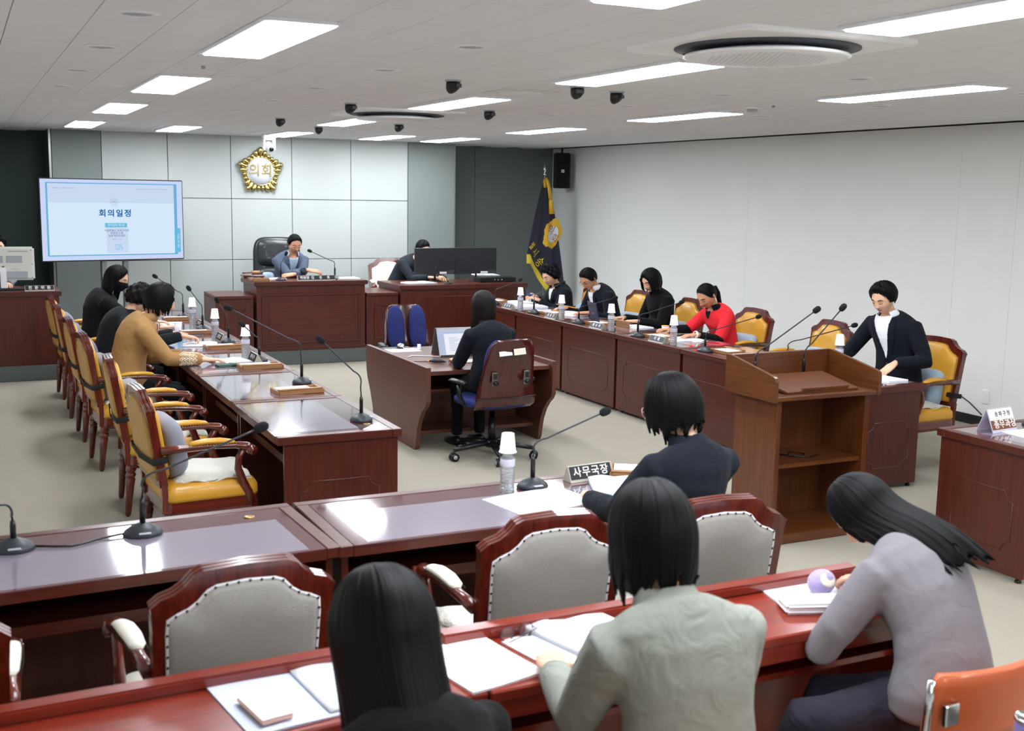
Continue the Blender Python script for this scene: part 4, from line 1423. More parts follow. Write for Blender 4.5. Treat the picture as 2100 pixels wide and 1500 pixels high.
HAIR = {
    # knots over |azimuth| (0 front, 180 back): polar angle where the hair leaves the scalp, then length of free fall
    'short': dict(th=.016, end=[(0, 44), (35, 50), (55, 62), (75, 92), (95, 96), (120, 112), (180, 122)], drop=[(0, 0), (180, 0)], rough=.006, fr=.012),
    'short_full': dict(th=.028, end=[(0, 46), (35, 52), (55, 66), (75, 94), (95, 98), (120, 114), (180, 122)], drop=[(0, 0), (180, 0)], rough=.012, fr=.02),
    'perm': dict(th=.034, end=[(0, 50), (40, 56), (60, 74), (80, 100), (100, 112), (140, 122), (180, 126)], drop=[(0, 0), (180, 0)], rough=.012, fr=.02, bumpy=1),
    'bob': dict(th=.026, end=[(0, 50), (25, 56), (45, 78), (70, 98), (110, 104), (180, 108)], drop=[(0, 0), (38, .0), (48, .06), (70, .075), (110, .07), (180, .05)], curl=.5, rough=.003, fr=.015),
    'bob_long': dict(th=.024, end=[(0, 50), (25, 56), (45, 78), (70, 98), (110, 104), (180, 108)], drop=[(0, 0), (38, .0), (48, .09), (70, .10), (110, .10), (180, .085)], curl=.35, rough=.003, fr=.015),
    'long': dict(th=.02, end=[(0, 46), (25, 54), (45, 80), (70, 98), (110, 102), (180, 104)], drop=[(0, 0), (38, .0), (46, .22), (70, .30), (110, .34), (180, .36)], curl=0, rough=.003, fr=.01),
    'long_full': dict(th=.036, end=[(0, 46), (25, 54), (45, 80), (70, 98), (110, 102), (180, 104)], drop=[(0, 0), (38, .0), (46, .22), (70, .30), (110, .34), (180, .36)], curl=0, rough=.003, fr=.01),
    'long_back': dict(th=.018, end=[(0, 46), (25, 54), (50, 74), (70, 92), (110, 100), (180, 104)], drop=[(0, 0), (60, .0), (85, .18), (110, .34), (180, .36)], curl=0, rough=.003, fr=.01),
    'pony': dict(th=.012, end=[(0, 42), (35, 48), (55, 62), (75, 84), (95, 96), (120, 108), (180, 116)], drop=[(0, 0), (180, 0)], rough=.002, fr=.006),
}
def knots(k, a):
    for (a0, v0), (a1, v1) in zip(k[:-1], k[1:]):
        if a <= a1:
            return v0 + (v1 - v0) * (a - a0) / max(1e-6, a1 - a0)
    return k[-1][1]
def hair_mesh(style, T, Ti, seed, gdir, scale_drop=1.0, part=0.0, pinch=None, g2=None):
    """T head->person space, gdir fall direction in person space"""
    H = HAIR[style]
    rng = random.Random(seed)
    ph = [rng.uniform(0, 6.28) for _ in range(12)]
    na, nt, nd = 200, 22, 20
    g = (Ti.to_3x3() @ V(gdir)).normalized()
    gb = (Ti.to_3x3() @ V(g2)).normalized() if g2 else g
    def nz(a, k=0):
        return sum(math.sin(a * f + ph[(q + k) % 12]) / (1 + q * .35) for q, f in enumerate((9, 17, 31, 47, 71))) / 2.4
    cols, fall = [], []
    for i in range(na):
        az = -180 + 360 * i / na
        a = R(az)
        aa = abs(az)
        te = R(knots(H['end'], aa) + (part * math.sin(a) * 9 if aa < 60 else 0) + H['rough'] * 260 * nz(a, 3))
        dl = knots(H['drop'], aa) * scale_drop
        dl *= 1 + (.025 if H.get('curl') else .06) * nz(a, 5)
        col = []
        for j in range(nt + 1):
            u = j / nt
            th = te * u
            d = V(math.sin(th) * math.sin(a), math.sin(th) * math.cos(a), math.cos(th))
            p = V(.0755 * d.x, (.096 if d.y > 0 else .1) * d.y, (.116 if d.z > 0 else .122) * d.z)
            tk = H['th'] * (.62 + .38 * math.sin(min(th, PI / 2)))
            if aa < 60:
                tk *= .55 + .45 * math.cos(R(aa * 1.5)) * (1 - u) + .2 * u
            if dl < .01:
                tk *= 1 - .75 * max(0, (u - .72) / .28) ** 1.5
            tk += max(.003, H['rough']) * .5 * nz(a + .05 * math.sin(u * 4), 1) * min(1, u * 3)
            if H.get('bumpy'):
                tk += .010 * math.sin(a * 9 + ph[0] + 3 * u) * math.sin(th * 11 + ph[1]) * min(1, u * 3)
            # part line: slight valley along the crown
            vy = math.exp(-(((p.x - part * .03) / .006) ** 2)) * (1 if p.y > -.03 else .3) * (1 if p.z > 0 else 0)
            tk -= .006 * vy
            col.append(p + d * max(.002, tk))
        p = col[-1]
        tg = (col[-1] - col[-2]).normalized()
        curl = H.get('curl', 0)
        inw = V(-p.x, -p.y, 0)
        for j in range(1, nd + 1):
            u = j / nd
            if dl < .002:
                col.append(p.copy())
                continue
            d = (tg * max(0, 1 - u * 3.0) + (g * (1 - u) + gb * u) * min(1, u * 3.0 + .1)).normalized()
            if curl:
                d = (d + inw * (curl * 9) * u * u).normalized()
            else:
                d = (d + inw * (-.35 if u < .3 else .5)).normalized() if pinch is None else d
            w_ = V(d.y, -d.x, 0) * (.0009 * math.sin(u * 9 + ph[2] + a * 3))
            p = p + d * (dl / nd) + w_
            if pinch is not None:
                p = V(p.x * (1 - pinch * .06), p.y, p.z)
            p = p + V(0, 0, 0) + d * (.004 * nz(a, 7) * u) + V(-d.y, d.x, 0) * (.0012 * nz(a * 1.0, 2))
            col.append(p.copy())
        cols.append(col)
    k = nt + nd + 1
    m = M()
    vs = [T @ q for c in cols for q in c]
    fs, uvs = [], []
    for i in range(na):
        i2 = (i + 1) % na
        for j in range(k - 1):
            fs.append((i * k + j, i2 * k + j, i2 * k + j + 1, i * k + j + 1))
            u0, u1 = i / na, (i + 1) / na
            uvs += [(u0, j / k), (u1, j / k), (u1, (j + 1) / k), (u0, (j + 1) / k)]
    m.add(vs, fs, 0, True)
    m.uv = uvs
    return m
def build_hair(style, T, name, mt, parent, seed, gdir=(0, 0, -1), sd=1.0, part=0.0, pinch=None, tail=None, g2=None):
    Ti = T.inverted()
    m = hair_mesh(style, T, Ti, seed, gdir, sd, part, pinch, g2)
    me = m.mesh(name, mt)
    uvl = me.uv_layers.new(name='UVMap')
    uvl.data.foreach_set('uv', [c for p in m.uv for c in p])
    o = link(name, me, parent)
    md = o.modifiers.new('thick', 'SOLIDIFY')
    md.thickness = .008
    md.offset = -1
    if tail:
        P = [T @ V(q) if len(q) == 3 else q for q in tail[0]]
        tm = M().tube(P, tail[1], 14)
        q = tm.mesh('ponytail', mt)
        ul = q.uv_layers.new(name='UVMap')
        n = 14
        for pi_, poly in enumerate(q.polygons):
            for li in poly.loop_indices:
                vi = q.loops[li].vertex_index
                ul.data[li].uv = ((vi % n) / n, (vi // n) / len(P))
        link('ponytail', q, o)
        M().ball(tuple(P[0]), .02, 10, 6).build('hair_tie', 'black_matte', o)
    return o

def person(label, seat, yaw, head, hp=(0, 0, 0), hands=(), top='cloth_black', legs='cloth_charcoal', shirt=None, vneck=(.05, .17), hair='short', hmat='hair_black', skin='skin', fem=0, wide=1.0, vox=.012, seat_z=0.48,
           glasses=None, sleeves='long', hsd=1.0, gdir=None, part=0.0, floor=0.0, mask=None, lapel=False, collar=None, feet=True, elbow_out=.35, pinch=None, tail=None, under=None, knees=None, shoe='black_plastic', headscale=1.0, seed=None, gdir2=None):
    """seat (x,y): hip point; yaw: facing direction from +Y, counter-clockwise; head: world centre of the head; hp: pitch(down +), turn(left +), roll;
    hands: list of (side, world wrist, finger direction, back-of-hand normal, curl)"""
    seed = seed if seed is not None else int(abs(seat[0] * 131 + seat[1] * 977)) + 3
    sx_, sy_ = seat
    root_m = M()
    cy, sy2 = math.cos(yaw), math.sin(yaw)
    Rz = Matrix.Rotation(yaw, 4, 'Z')
    W0 = Matrix.Translation((sx_, sy_, floor)) @ Rz
    Wi = W0.inverted()
    L = lambda p: Wi @ V(p)
    HC = L(head)
    Rh = Matrix.Rotation(hp[1], 4, 'Z') @ Matrix.Rotation(-hp[0], 4, 'X') @ Matrix.Rotation(hp[2], 4, 'Y')
    T = Matrix.Translation(HC) @ Rh @ Matrix.Scale(headscale, 4)
    pel = V(0, 0, seat_z + .085)
    nb = HC + Rh.to_3x3() @ V(0, -.045, -.09) + V(0, -.02, -.065)          # base of the neck
    ctl = V(nb.x * .35, min(0, nb.y * .35) - .05 + nb.y * .12, pel.z + (nb.z - pel.z) * .62)
    def spine(t):
        return pel * (1 - t) ** 2 + ctl * (2 * t * (1 - t)) + nb * t * t
    def tang(t):
        return ((ctl - pel) * (2 * (1 - t)) + (nb - ctl) * (2 * t)).normalized()
    k = wide * (1 - .07 * fem)
    prof = [(-.06, .10, .08), (0, .165, .115), (.12, .17, .12), (.3, .155, .108), (.48, .148, .104), (.64, .162, .114), (.78, .180, .112), (.87, .184, .1), (.94, .142, .088), (1.0, .082, .072), (1.05, .056, .054)]
    def torso(m, infl, t0=-.1, t1=1.0, kk=1.0):
        rings = []
        for t, w_, d in prof:
            if t < t0 or t > t1 + 1e-6:
                continue
            c, tg = spine(t), tang(max(0, min(1, t)))
            a = V(1, 0, 0)
            b = tg.cross(a).normalized()
            if b.y < 0:
                b = -b
            hips = 1.06 if fem and t < .2 else 1.0
            bust = (.014 if fem and .55 < t < .72 else 0)
            rings.append([c + a * ((w_ * k * hips + infl) * math.cos(q)) + b * ((d * wide + infl + (bust if math.sin(q) > 0 else 0)) * math.sin(q)) for q in [2 * PI * j / 20 for j in range(20)]])
        m.loft(rings)
    # arms
    arms = {}
    for s in (-1, 1):
        t = .85
        c = spine(t)
        S = c + V(s * .170 * k, -.008, -.018)
        hd = [h for h in hands if h[0] == s]
        if hd:
            Wp = L(hd[0][1])
        else:
            Wp = pel + V(s * .12, .36, .06)
        L1, L2 = .285 * (1 - .05 * fem), .255 * (1 - .05 * fem)
        d = Wp - S
        D = min(d.length, (L1 + L2) * .985)
        D = max(D, .16)
        dn = d.normalized()
        if d.length > D:
            L1 *= d.length / D
            L2 *= d.length / D
            D = d.length
        x = (L1 * L1 - L2 * L2 + D * D) / (2 * D)
        h = math.sqrt(max(1e-4, L1 * L1 - x * x))
        pole = V(s * elbow_out, -.35, -1)
        pole = (pole - dn * pole.dot(dn)).normalized()
        E_ = S + dn * x + pole * h
        arms[s] = (S, E_, Wp)
    def arm(m, s, infl, upto=1.0, frm=0.0):
        S, E_, Wp = arms[s]
        cuff = E_ + (Wp - E_) * upto
        P = [S + V(-s * .05, 0, .0), S, S + (E_ - S) * .35, S + (E_ - S) * .75, E_, E_ + (cuff - E_) * .35, E_ + (cuff - E_) * .75, cuff]
        rad = [.052, .056, .051, .045, .042, .040, .034, .030]
        if upto < .1:
            P, rad = P[:4] + [E_], rad[:5]
        m.tube(P, [r * wide ** .5 + infl for r in rad], 14)
    # ---- skin: neck, chest, arms, head and hands in one mesh
    bm_ = M()
    torso(bm_, -.012)
    neck_top = HC + Rh.to_3x3() @ V(0, -.02, -.06)
    bm_.tube([nb + V(0, 0, -.06), nb, nb * .5 + neck_top * .5, neck_top], [.075, .056, .049 - .004 * fem, .05 - .004 * fem], 16)
    for s in (-1, 1):
        arm(bm_, s, -.008)
    me = remesh(bm_, max(vox, .012), 4)
    co, fs = mesh_of(me)
    bpy.data.meshes.remove(me)
    root_m.add([tuple(c) for c in co], fs, 0, True)
    add_head(root_m, T, fem)
    for h in hands:
        s, Wp, fd, bn, curl = h[:5]
        R3 = Wi.to_3x3()
        f = (R3 @ V(fd)).normalized()
        z = R3 @ V(bn)
        z = (z - f * z.dot(f)).normalized()
        x = f.cross(z)
        TM = Matrix(((x.x, f.x, z.x, 0), (x.y, f.y, z.y, 0), (x.z, f.z, z.z, 0), (0, 0, 0, 1)))
        TM = Matrix.Translation(L(Wp) + f * .03) @ TM
        add_hand(root_m, TM, s, curl, .5, .05, .95 if fem else 1.05)
    root = root_m.build('person', [skin, 'lip'])
    root.matrix_world = W0
    tag(root, label, 'person')
    # ---- clothing
    cm = M()
    torso(cm, .013, -.1, 1.0)
    axn = (neck_top - nb).normalized()
    if shirt:
        cm.tube([nb - axn * .09 - V(0, .02, 0), nb - axn * .02 - V(0, .022, 0), nb + axn * .018 - V(0, .022, 0)], [.07, .066, .052], 20)
    else:
        cm.tube([nb - axn * .09, nb - axn * .02, nb + axn * .022], [.085, .08, .066], 20)
    for s in (-1, 1):
        arm(cm, s, .013, .97 if sleeves == 'long' else .02)
    me = remesh(cm, vox, 6)
    co, fs = mesh_of(me)
    bpy.data.meshes.remove(me)
    garment = fs
    def sub(fl, name, mt, off=0.0, par=root):
        if not fl:
            return None
        ids = sorted({i for f in fl for i in f})
        mp = {i: j for j, i in enumerate(ids)}
        vs = [V(co[i]) for i in ids]
        mm = M()
        mm.add(vs, [tuple(mp[i] for i in f) for f in fl], 0, True)
        me_ = mm.mesh(name, mt)
        if off:
            me_.update()
            nrm = [v.normal.copy() for v in me_.vertices]
            for v, n_ in zip(me_.vertices, nrm):
                v.co += n_ * off
        return link(name, me_, par)
    g = sub(garment, 'jacket' if lapel or shirt else 'top', top)
    # open front: shirt patch inside the V, lapels along its edges, all following the chest
    def chest(t, dx, off):
        w_, dd = [np.interp(t, [q[0] for q in prof], [q[z] for q in prof]) for z in (1, 2)]
        c, tg = spine(t), tang(max(0, min(1, t)))
        b = tg.cross(V(1, 0, 0)).normalized()
        if b.y < 0:
            b = -b
        bust = .014 * math.exp(-((t - .635) / .09) ** 2) if fem else 0
        A, B = w_ * k + .013, dd * wide + .013 + bust
        cq = max(-1, min(1, dx / A))
        return c + V(1, 0, 0) * dx + b * (B * math.sqrt(1 - cq * cq) + off)
    def front_patch(name, mt, x0, x1, t0, t1, off, par, n=16, kx=6, th=.005):
        m = M()
        vs, fs_ = [], []
        for i in range(n + 1):
            t = t0 + (t1 - t0) * i / n
            a_, b_ = x0(t), x1(t)
            for j in range(kx + 1):
                vs.append(chest(t, a_ + (b_ - a_) * j / kx, off))
        for i in range(n):
            for j in range(kx):
                a_ = i * (kx + 1) + j
                fs_.append((a_, a_ + 1, a_ + kx + 2, a_ + kx + 1))
        m.add(vs, fs_, 0, True)
        o = m.build(name, mt, par)
        md = o.modifiers.new('thick', 'SOLIDIFY')
        md.thickness = th
        md.offset = 0
        return o
    if shirt:
        low = 1 - vneck[1] / .5
        wv = lambda t: vneck[0] * max(0, min(1, (t - low) / (1 - low))) ** .8
        front_patch('shirt', shirt, lambda t: -wv(t), wv, low, 1.03, .006, root)
        if lapel:
            lw = lambda t: .052 * math.sin(PI * min(1, max(0, (t - low + .04) / (.96 - low + .04)) * .8)) ** .7
            for s in (-1, 1):
                front_patch('lapel', top, lambda t: s * (wv(t) - .002), lambda t: s * (wv(t) + lw(t)), low - .03, .94, .006, g)
            for q in (.12, .24):
                p_ = chest(low - q + .05, .0, .003)
                M().ball(tuple(p_), (.009, .004, .009), 10, 6).build('button', 'black_plastic', g)
    if collar:
        # stand collar around the neck
        m = M()
        n = 24
        pts_o, pts_i = [], []
        ax = (neck_top - nb).normalized()
        for zz, r_ in ((-.012, .086), (.012, .076), (.04, .068), (.043, .062)):
            pts_o.append([nb + ax * zz + V(r_ * math.sin(2 * PI * j / n), r_ * .95 * math.cos(2 * PI * j / n), 0) + V(0, 0, -.03 * max(0, math.cos(2 * PI * j / n)) ** 1.5) for j in range(n)])
        a0 = 1 if not shirt else 3
        vs_ = [q for r_ in pts_o for q in r_[a0:n - a0 + 1]]
        kk = n - 2 * a0 + 1
        m.add(vs_, [(i * kk + j, i * kk + j + 1, (i + 1) * kk + j + 1, (i + 1) * kk + j) for i in range(len(pts_o) - 1) for j in range(kk - 1)], 0, True)
        co_ = m.build('collar', collar, g)
        md = co_.modifiers.new('thick', 'SOLIDIFY')
        md.thickness = .004
    if sleeves == 'short' and under:
        for s in (-1, 1):
            m = M()
            arm(m, s, .003, .93)
            m.build('sleeve', under, root)
    # ---- trousers and shoes
    lm = M()
    rings = []
    lm.ball((0, -.01, seat_z + .075), (.175 * k, .135, .095), 16, 10)
    kn = []
    for s in (-1, 1):
        kx = s * .10 if knees is None else knees[0 if s < 0 else 1][0]
        ky = .40 if knees is None else knees[0 if s < 0 else 1][1]
        K = V(kx, ky, seat_z + .03)
        A = V(kx * 1.02, ky + .0, .09)
        lm.tube([V(s * .08, -.02, seat_z + .075), V(s * .085, .1, seat_z + .07), K * .75 + V(s * .09, 0, seat_z + .06) * .25, K, K + V(0, .02, -.06), K * .5 + A * .5, A], [.085, .084, .07, .062, .056, .05, .045], 14)
        kn.append((K, A))
    me = remesh(lm, max(vox, .014), 5)
    me.materials.clear()
    me.materials.append(MATS[legs])
    for p in me.polygons:
        p.use_smooth = True
    link('trousers', me, root)
    if feet:
        for K, A in kn:
            m = M()
            m.tube([A + V(0, -.05, -.05), A + V(0, .0, -.045), A + V(0, .08, -.058), A + V(0, .16, -.064), A + V(0, .19, -.07)], [(.03, .032), (.038, .04), (.042, .03), (.04, .024), (.02, .014)], 12)
            m.build('shoe', shoe, root)
    # ---- hair and face details
    if hair:
        gd = Wi.to_3x3() @ V(gdir) if gdir else V(0, 0, -1)
        build_hair(hair, T, 'hair', hmat, root, seed, gd, hsd, part, pinch, tail, Wi.to_3x3() @ V(gdir2) if gdir2 else None)
    for s in (-1, 1):
        P = face_strip([(s * (.016 + .006 * q), .021 + .004 * math.sin(q * .6)) for q in range(6)], 0, T, .002)
        M().tube(P, [.0012, .0036, .004, .0038, .003, .001], 6).build('eyebrow', 'brow', root)
        P = face_strip([(s * (.018 + .0052 * q), -.0045 - .003 * math.sin(PI * q / 5)) for q in range(6)], 0, T, .0012)
        M().tube(P, [.001, .0024, .0028, .0028, .0024, .001], 6).build('eyelash', 'brow', root)
    if mask:
        m = M()
        vs, fs = [], []
        nu, nv = 20, 12
        for j in range(nv + 1):
            for i in range(nu + 1):
                ph = R(-80 + 160 * i / nu)
                th = R(92 + 62 * j / nv)
                p = head_fn(math.sin(th) * math.sin(ph), math.sin(th) * math.cos(ph), math.cos(th), 1)
                q = V(p).normalized()
                vs.append(T @ (V(p) + q * (.004 + .012 * math.cos(ph) ** 2 * math.sin(PI * j / nv))))
        for j in range(nv):
            for i in range(nu):
                a = j * (nu + 1) + i
                fs.append((a, a + nu + 1, a + nu + 2, a + 1))
        mo = m.add(vs, fs, 0, True).build('face_mask', mask, root)
        md = mo.modifiers.new('thick', 'SOLIDIFY')
        md.thickness = .003
    if glasses:
        m = M()
        n = 20
        for s in (-1, 1):
            P = [T @ V(s * .033 + .023 * math.copysign(abs(math.cos(a)) ** .8, math.cos(a)), .101 - .12 * (abs(s * .033 + .023 * math.cos(a)) ** 2) * 4, -.004 + .018 * math.copysign(abs(math.sin(a)) ** .8, math.sin(a))) for a in [2 * PI * q / n for q in range(n + 1)]]
            m.tube(P, .0016, 6)
            m.tube([T @ V(s * .056, .099, .0), T @ V(s * .074, .06, .003), T @ V(s * .080, .0, .002), T @ V(s * .078, -.012, -.006)], .0015, 6)
        m.tube([T @ V(-.010, .104, .001), T @ V(0, .107, .003), T @ V(.010, .104, .001)], .0014, 6)
        m.build('eyeglasses', glasses, root)
    return root, T, {s: [W0 @ q for q in arms[s]] for s in arms}

# ================================================================== the people
DN = (0, 0, 1)
D_ = R
# presiding man, arms folded on the desk
person('man in grey-blue blazer with folded arms at the presiding desk', (3.70, 14.30), R(184), (3.735, 14.02, 1.385), (R(22), 0, 0), [(1, (3.83, 13.80, 1.075), (.9, -.2, -.12), (0, -.5, 1), .35), (-1, (3.66, 13.76, 1.03), (-.95, -.15, -.1), (0, -.4, 1), .3)],
       top='cloth_greyblue', shirt='cloth_lightblue', vneck=(.055, .26), lapel=True, collar='cloth_lightblue', hair='short', glasses='frame_rose', wide=1.05, floor=.158, elbow_out=.9, skin='skin_tan')
# man behind the monitors
person('man in slate suit bent behind the two black monitors', (5.22, 14.42), R(200), (5.50, 14.20, 1.305), (R(26), 0, 0), [(1, (5.48, 13.90, .95), (.7, -.6, 0), (0, 0, 1), .4), (-1, (5.64, 13.92, .95), (.1, -.9, 0), (0, 0, 1), .4)],
       top='cloth_slate', shirt='cloth_white', vneck=(.05, .2), lapel=True, hair='short', wide=1.05, floor=.158, glasses='frame_dark')
# man behind the white monitor
person('man in grey shirt hidden behind the white monitor', (.36, 14.18), R(180), (.375, 14.14, 1.375), (R(15), 0, 0), [(1, (.25, 13.72, .97), (0, -1, 0), DN, .3), (-1, (.45, 13.72, .97), (0, -1, 0), DN, .3)], top='cloth_grey', hair='short_full', floor=.158)
# the three along the table by the display
person('woman in black with long black hair and black face mask', (1.10, 10.95), R(-90), (1.27, 10.97, 1.225), (R(22), R(-30), 0), [(1, (1.60, 10.72, .79), (1, .3, 0), DN, .4), (-1, (1.60, 11.2, .79), (1, -.3, 0), DN, .4)],
       top='cloth_black', hair='long_back', fem=1, wide=1.2, mask='cloth_black', gdir=(-.1, 0, -1), hsd=.8)
person('person with short dark hair in charcoal jacket holding a phone', (1.08, 9.9), R(-90), (1.33, 9.88, 1.13), (R(35), R(8), 0), [(1, (1.62, 9.68, .835), (.85, .2, -.15), (.2, 0, 1), .6), (-1, (1.60, 9.92, .83), (.9, -.35, -.1), (.1, .2, 1), .6)],
       top='cloth_charcoal', collar='cloth_charcoal', hair='perm', hmat='hair_brown', fem=1, wide=1.08)
tan = person('woman with black bob in tan embroidered jacket', (1.08, 8.85), R(-90), (1.325, 8.80, 1.225), (R(20), R(-6), 0), [(1, (1.58, 8.58, .79), (1, -.02, -.05), DN, .25), (-1, (1.50, 8.92, .79), (1, -.1, -.05), DN, .25)],
       top='cloth_tan', shirt='cloth_white', vneck=(.045, .2), lapel=True, collar='cloth_tan', hair='bob', fem=1, wide=1.08, part=.4)
# clerk
person('clerk with long brown hair and black blazer typing at the laptop', (3.70, 8.06), R(2), (3.70, 8.22, 1.165), (R(14), 0, 0), [(1, (3.84, 8.45, .70), (-.2, 1, 0), DN, .4), (-1, (3.58, 8.46, .70), (.15, 1, 0), DN, .4)],
       top='cloth_navy', legs='cloth_black', collar='cloth_navy', hair='long', hmat='hair_brown', fem=1, hsd=.6, wide=1.02, elbow_out=.6, seat_z=.5, gdir=(-.03, .04, -1))
# the five along the white wall
person('woman with permed black hair in dark navy jacket looking at a phone', (6.42, 12.0), R(90), (6.27, 12.02, 1.10), (R(25), R(10), 0), [(1, (6.10, 12.02, .84), (-.8, -.1, .35), (-.4, .2, .8), .9), (-1, (6.08, 11.92, .82), (-.8, .2, .3), (-.3, -.2, .9), .7)],
       top='cloth_navy', shirt='cloth_white', vneck=(.04, .22), lapel=True, collar='cloth_navy', hair='perm', fem=1, wide=1.05)
person('man with glasses in dark navy suit writing with a pencil', (6.45, 10.95), R(90), (6.20, 10.98, 1.14), (R(38), R(14), 0), [(1, (6.06, 11.22, .80), (-.9, .1, -.1), (0, .1, 1), .8), (-1, (6.08, 10.72, .79), (-.9, .2, 0), DN, .3)],
       top='cloth_darknavy', shirt='cloth_white', vneck=(.05, .2), lapel=True, collar='cloth_white', hair='short', glasses='frame_dark', wide=1.08, skin='skin_tan')
person('woman with chin-length black hair in a black shirt', (6.52, 10.0), R(90), (6.385, 10.0, 1.19), (R(26), R(12), 0), [(1, (6.20, 10.2, .79), (-.9, -.1, 0), DN, .35), (-1, (6.16, 9.86, .79), (-.85, .3, 0), DN, .45)],
       top='cloth_black', hair='bob', fem=1, part=-.6, collar='cloth_black')
person('woman with ponytail in red polo over black sleeves, white watch', (6.52, 8.9), R(90), (6.34, 8.95, 1.125), (R(34), R(12), 0), [(1, (6.02, 9.08, .80), (-.8, -.1, .0), (0, 0, 1), .8), (-1, (6.10, 8.72, .79), (-.95, .1, -.05), DN, .2)],
       top='cloth_red', shirt='cloth_black', vneck=(.035, .08), sleeves='short', under='cloth_black', hair='pony', fem=1, skin='skin_tan', collar='cloth_black', tail=([(0, -.1, .02), (0, -.13, .0), (0, -.135, -.07), (0, -.11, -.17), (0, -.1, -.22)], [.014, .024, .026, .02, .006]))
person('young man in navy suit and white shirt beside the lectern', (6.52, 6.62), R(98), (6.37, 6.68, 1.305), (R(24), R(6), 0), [(1, (6.12, 6.93, .80), (-.8, .1, -.1), DN, .4), (-1, (6.28, 6.42, .835), (-.75, .1, -.5), (-.3, -.1, .9), .45)],
       top='cloth_darknavy', shirt='cloth_white', vneck=(.075, .3), lapel=True, collar='cloth_white', hair='short_full', wide=1.12, elbow_out=.8, skin='skin')
# front bench
person('woman with black bob and glasses in navy jacket at the front bench', (2.47, 3.62), R(2), (2.49, 3.72, 1.235), (R(16), R(34), 0), [(-1, (2.30, 4.02, .80), (.5, .8, 0), DN, .4), (1, (2.66, 4.05, .79), (-.2, .9, 0), DN, .4)],
       top='cloth_navy', collar='cloth_navy', hair='bob', fem=1, wide=1.02, glasses='frame_rose', vox=.01, elbow_out=.4, headscale=1.04)
# rear bench
person('woman in black with very long straight black hair at the rear bench', (.80, 2.0), R(4), (.775, 2.22, 1.12), (R(28), 0, 0), [(-1, (.72, 2.44, .69), (.3, 1, 0), DN, .5), (1, (.90, 2.44, .69), (-.3, 1, 0), DN, .5)],
       top='cloth_black', hair='long_full', fem=1, vox=.009, part=.25, hsd=1.55, gdir=(0, -1.15, -1), gdir2=(0, -.15, -1), headscale=1.04, pinch=-.12)
person('woman with black bob in sage grey blazer at the rear bench', (1.51, 2.12), R(-2), (1.485, 2.28, 1.235), (R(18), R(-4), 0), [(-1, (1.36, 2.54, .80), (.35, .9, 0), (-.2, 0, 1), .7), (1, (1.68, 2.48, .74), (-.2, .9, 0), DN, .4)],
       top='cloth_sage', collar='cloth_sage', hair='bob_long', fem=1, wide=1.1, vox=.009, headscale=1.06, elbow_out=.25)
person('woman in lilac-grey sweater bent low over the rear bench', (2.555, 2.34), R(4), (2.58, 2.735, 1.06), (R(58), R(8), R(-6)), [(-1, (2.50, 2.645, .80), (.9, .35, 0), DN, .5), (1, (2.68, 2.72, .80), (-.4, .9, 0), DN, .5)],
       top='cloth_lilacgrey', legs='cloth_trouser', hair='long_back', fem=1, wide=1.0, vox=.009, gdir=(.30, -1, .02), gdir2=(.22, -.75, -.55), hsd=.95, elbow_out=1.7, knees=((-.34, .22), (-.16, .32)), pinch=-.1)

# white embroidery near the cuff of the tan jacket
S_, E_, W_ = tan[2][1]
ax = (W_ - E_).normalized()
g = M()
for k in range(9):
    c = E_ + (W_ - E_) * (.32 + .055 * k)
    rr_ = .0525 - .0016 * k
    for q in range(3):
        th = R(-35 + 40 * q + 15 * (k % 2))
        n_ = (V(0, -1, 0) * math.cos(th) + V(0, 0, 1) * math.sin(th))
        n_ = (n_ - ax * n_.dot(ax)).normalized()
        sd = ax.cross(n_)
        g.tube([c + n_ * (rr_ + .004) + ax * (.011 * math.cos(u) * (1 - u / 12)) + sd * (.011 * math.sin(u) * (1 - u / 12)) for u in [z * .6 for z in range(12)]], .0024, 5)
o = link('embroidery', g.mesh('embroidery', 'paper_cream'))
o.parent = tan[0]
o.matrix_parent_inverse = tan[0].matrix_world.inverted()

